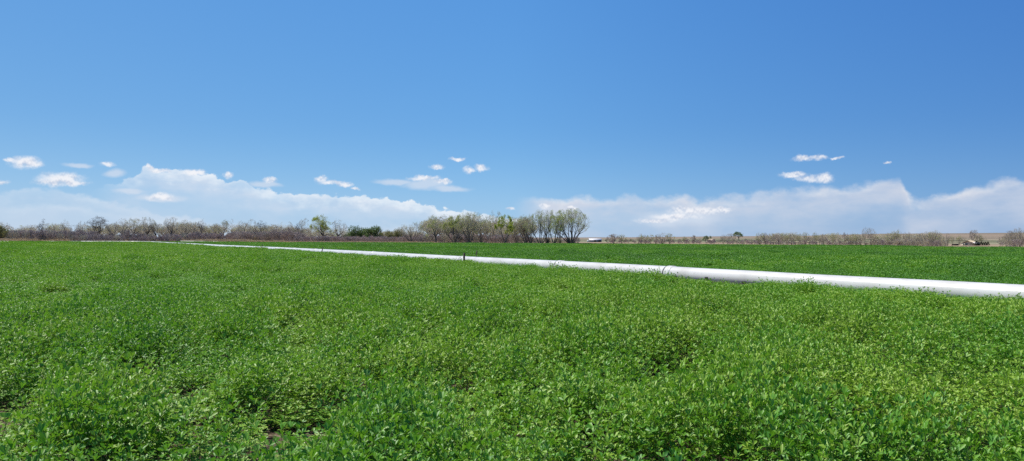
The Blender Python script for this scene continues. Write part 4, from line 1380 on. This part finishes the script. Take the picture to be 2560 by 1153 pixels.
def bank(pts_, alpha, colr, nscale, namp, soft, fade, seed, body=.5, det=7, fl=120, fr=120, lift=.10):
    nn = noise(nscale, det=det, sx=.8, off=seed)
    v = m2('MULTIPLY', m2('SUBTRACT', nn.outputs['Fac'], .5), namp)
    top = curve_top(pts_, AZ)
    dlt = m2('ADD', m2('SUBTRACT', top, EL), v)               # >0 inside, depth below the top
    edge = sstep(dlt, 0, soft)
    depth = sstep(dlt, 0, fade)
    dens = m2('MULTIPLY_ADD', depth, -(1 - body), 1.0)
    n2_ = noise(90, det=5, sx=.45, sy=1.2, off=seed + 3)
    tex = sstep(n2_.outputs['Fac'], .25, .7)
    dens = m2('MULTIPLY', dens, m2('MULTIPLY_ADD', tex, .75, .33), clamp=True)
    a0, a1 = azel(*pts_[0])[0], azel(*pts_[-1])[0]
    win = m2('MULTIPLY', sstep(AZ, a0, a0 + fl), sstep(AZ, a1, a1 - fr))
    mask = m2('MULTIPLY', m2('MULTIPLY', m2('MULTIPLY', edge, win), dens), alpha, clamp=True)
    cn = noise(26, det=6, sx=.7, off=seed + 8)
    dd = m2('ADD', dlt, m2('MULTIPLY', m2('SUBTRACT', cn.outputs['Fac'], .5), 60))
    cm = N(nt, 'ShaderNodeMix', data_type='RGBA'); L(sstep(dd, 2, 34), cm.inputs[0])
    kb = SKY * EX
    cm.inputs[6].default_value = (min(1, colr[0] + lift) / kb, min(1, colr[1] + lift * .85) / kb, min(1, colr[2] + lift * .5) / kb, 1)
    cm.inputs[7].default_value = (colr[0] / kb, colr[1] / kb, colr[2] / kb, 1)
    over(cm.outputs[2], mask)


WP = warp(30, 44, det=8, rough=.68)
WS = warp(60, 60, det=5, rough=.55, sx=.6)
# soft banks
bank([(-600, 470), (0, 476), (60, 470), (120, 466), (180, 478), (240, 492), (300, 503), (360, 520), (480, 545), (640, 560)], .6, (.62, .71, .84), 46, 60, 12, 60, 1, .6)
bank([(-600, 520), (0, 508), (150, 505), (300, 522), (420, 545), (700, 560), (900, 560), (1100, 565), (1350, 570)], .5, (.60, .70, .84), 60, 60, 18, 60, 2, .7)
bank([(215, 475), (290, 456), (345, 434), (372, 416), (410, 426), (470, 424), (500, 428), (560, 448), (620, 456), (700, 480), (740, 485), (800, 484), (870, 488), (930, 493), (1000, 500), (1060, 508), (1120, 522), (1180, 532), (1250, 542), (1400, 556)],
     .95, (.66, .74, .86), 28, 50, 6, 90, 3, .34, lift=.20)
bank([(1270, 502), (1330, 492), (1380, 489), (1500, 487), (1570, 482), (1650, 485), (1750, 489), (1850, 478), (1950, 466), (2050, 460), (2150, 452), (2200, 446), (2240, 436), (2256, 450), (2268, 476), (2290, 490), (2350, 474), (2400, 464), (2480, 450), (2560, 443), (2800, 430), (3100, 470)],
     .95, (.65, .69, .79), 60, 74, 24, 130, 4, .34, lift=.16)
f = blobs(WS, [(1065, 458, 62, 15), (1120, 470, 60, 9), (990, 452, 60, 8), (290, 437, 26, 10), (400, 497, 60, 9), (320, 480, 40, 6), (660, 462, 40, 8), (190, 410, 30, 6), (1700, 548, 110, 20)])
over((.66, .74, .86), m2('MULTIPLY', sstep(f, 1.25, .35), .7))
# crisp small cumulus
f = blobs(WP, [(62, 405, 32, 13), (22, 399, 12, 6), (88, 410, 18, 7), (155, 447, 46, 14), (130, 456, 34, 10), (185, 458, 30, 8), (4, 455, 14, 5), (268, 411, 15, 7), (375, 417, 10, 6), (400, 426, 26, 6), (485, 430, 26, 8),
               (571, 439, 11, 9), (676, 450, 17, 7), (402, 493, 30, 9), (806, 447, 14, 9), (830, 457, 30, 7), (862, 463, 20, 6), (890, 472, 14, 4), (1093, 418, 21, 7), (1146, 398, 20, 5), (1171, 426, 15, 9), (1204, 421, 18, 9),
               (1060, 445, 40, 6), (1108, 454, 24, 6), (1276, 522, 12, 5), (1361, 516, 14, 9), (1430, 520, 10, 4), (1720, 528, 46, 12), (1690, 542, 60, 9), (1770, 527, 40, 9), (1808, 524, 24, 7), (1640, 552, 50, 6),
               (1985, 437, 32, 7), (2025, 446, 38, 9), (2062, 447, 24, 12), (2008, 397, 26, 8), (2045, 394, 16, 7), (2092, 394, 20, 3), (2222, 406, 9, 3)])
nb = noise(18, det=6, off=9.0)
mq = N(nt, 'ShaderNodeMapping'); mq.inputs['Scale'].default_value = (1 / 18, 1 / 18, 1); mq.inputs['Location'].default_value = (9.0, 6.3 + .3, 9.0)
L(P0v, mq.inputs['Vector'])
nb2 = N(nt, 'ShaderNodeTexNoise'); nb2.inputs['Scale'].default_value = 1; nb2.inputs['Detail'].default_value = 6; nb2.inputs['Roughness'].default_value = .55; L(mq.outputs[0], nb2.inputs['Vector'])
rel = m2('MULTIPLY_ADD', m2('SUBTRACT', nb.outputs['Fac'], nb2.outputs['Fac']), 3.2, .62, clamp=True)
cc = ramp(nt, [(.1, (.60, .65, .77)), (.75, (.90, .91, .95))]); L(rel, cc.inputs['Fac'])
cs = vm('MULTIPLY', cc.outputs['Color'], (1 / SKY / EX,) * 3)
over(cs.outputs[0], m2('MULTIPLY', m2('MULTIPLY', sstep(f, 1.28, .30), .95), m2('MULTIPLY_ADD', sstep(nb.outputs['Fac'], .3, .6), .45, .55), clamp=True))
L(base, bg.inputs['Color'])

# ------------------------------------------------------------------ render settings
vs = sc.view_settings
vs.view_transform = 'Standard'; vs.look = 'None'; vs.exposure = EXPO; vs.gamma = 1.0; vs.use_curve_mapping = False
sc.render.engine = 'CYCLES'
sc.cycles.max_bounces = 4; sc.cycles.diffuse_bounces = 2; sc.cycles.transmission_bounces = 2; sc.cycles.glossy_bounces = 2; sc.cycles.transparent_max_bounces = 4
sc.cycles.use_denoising = False
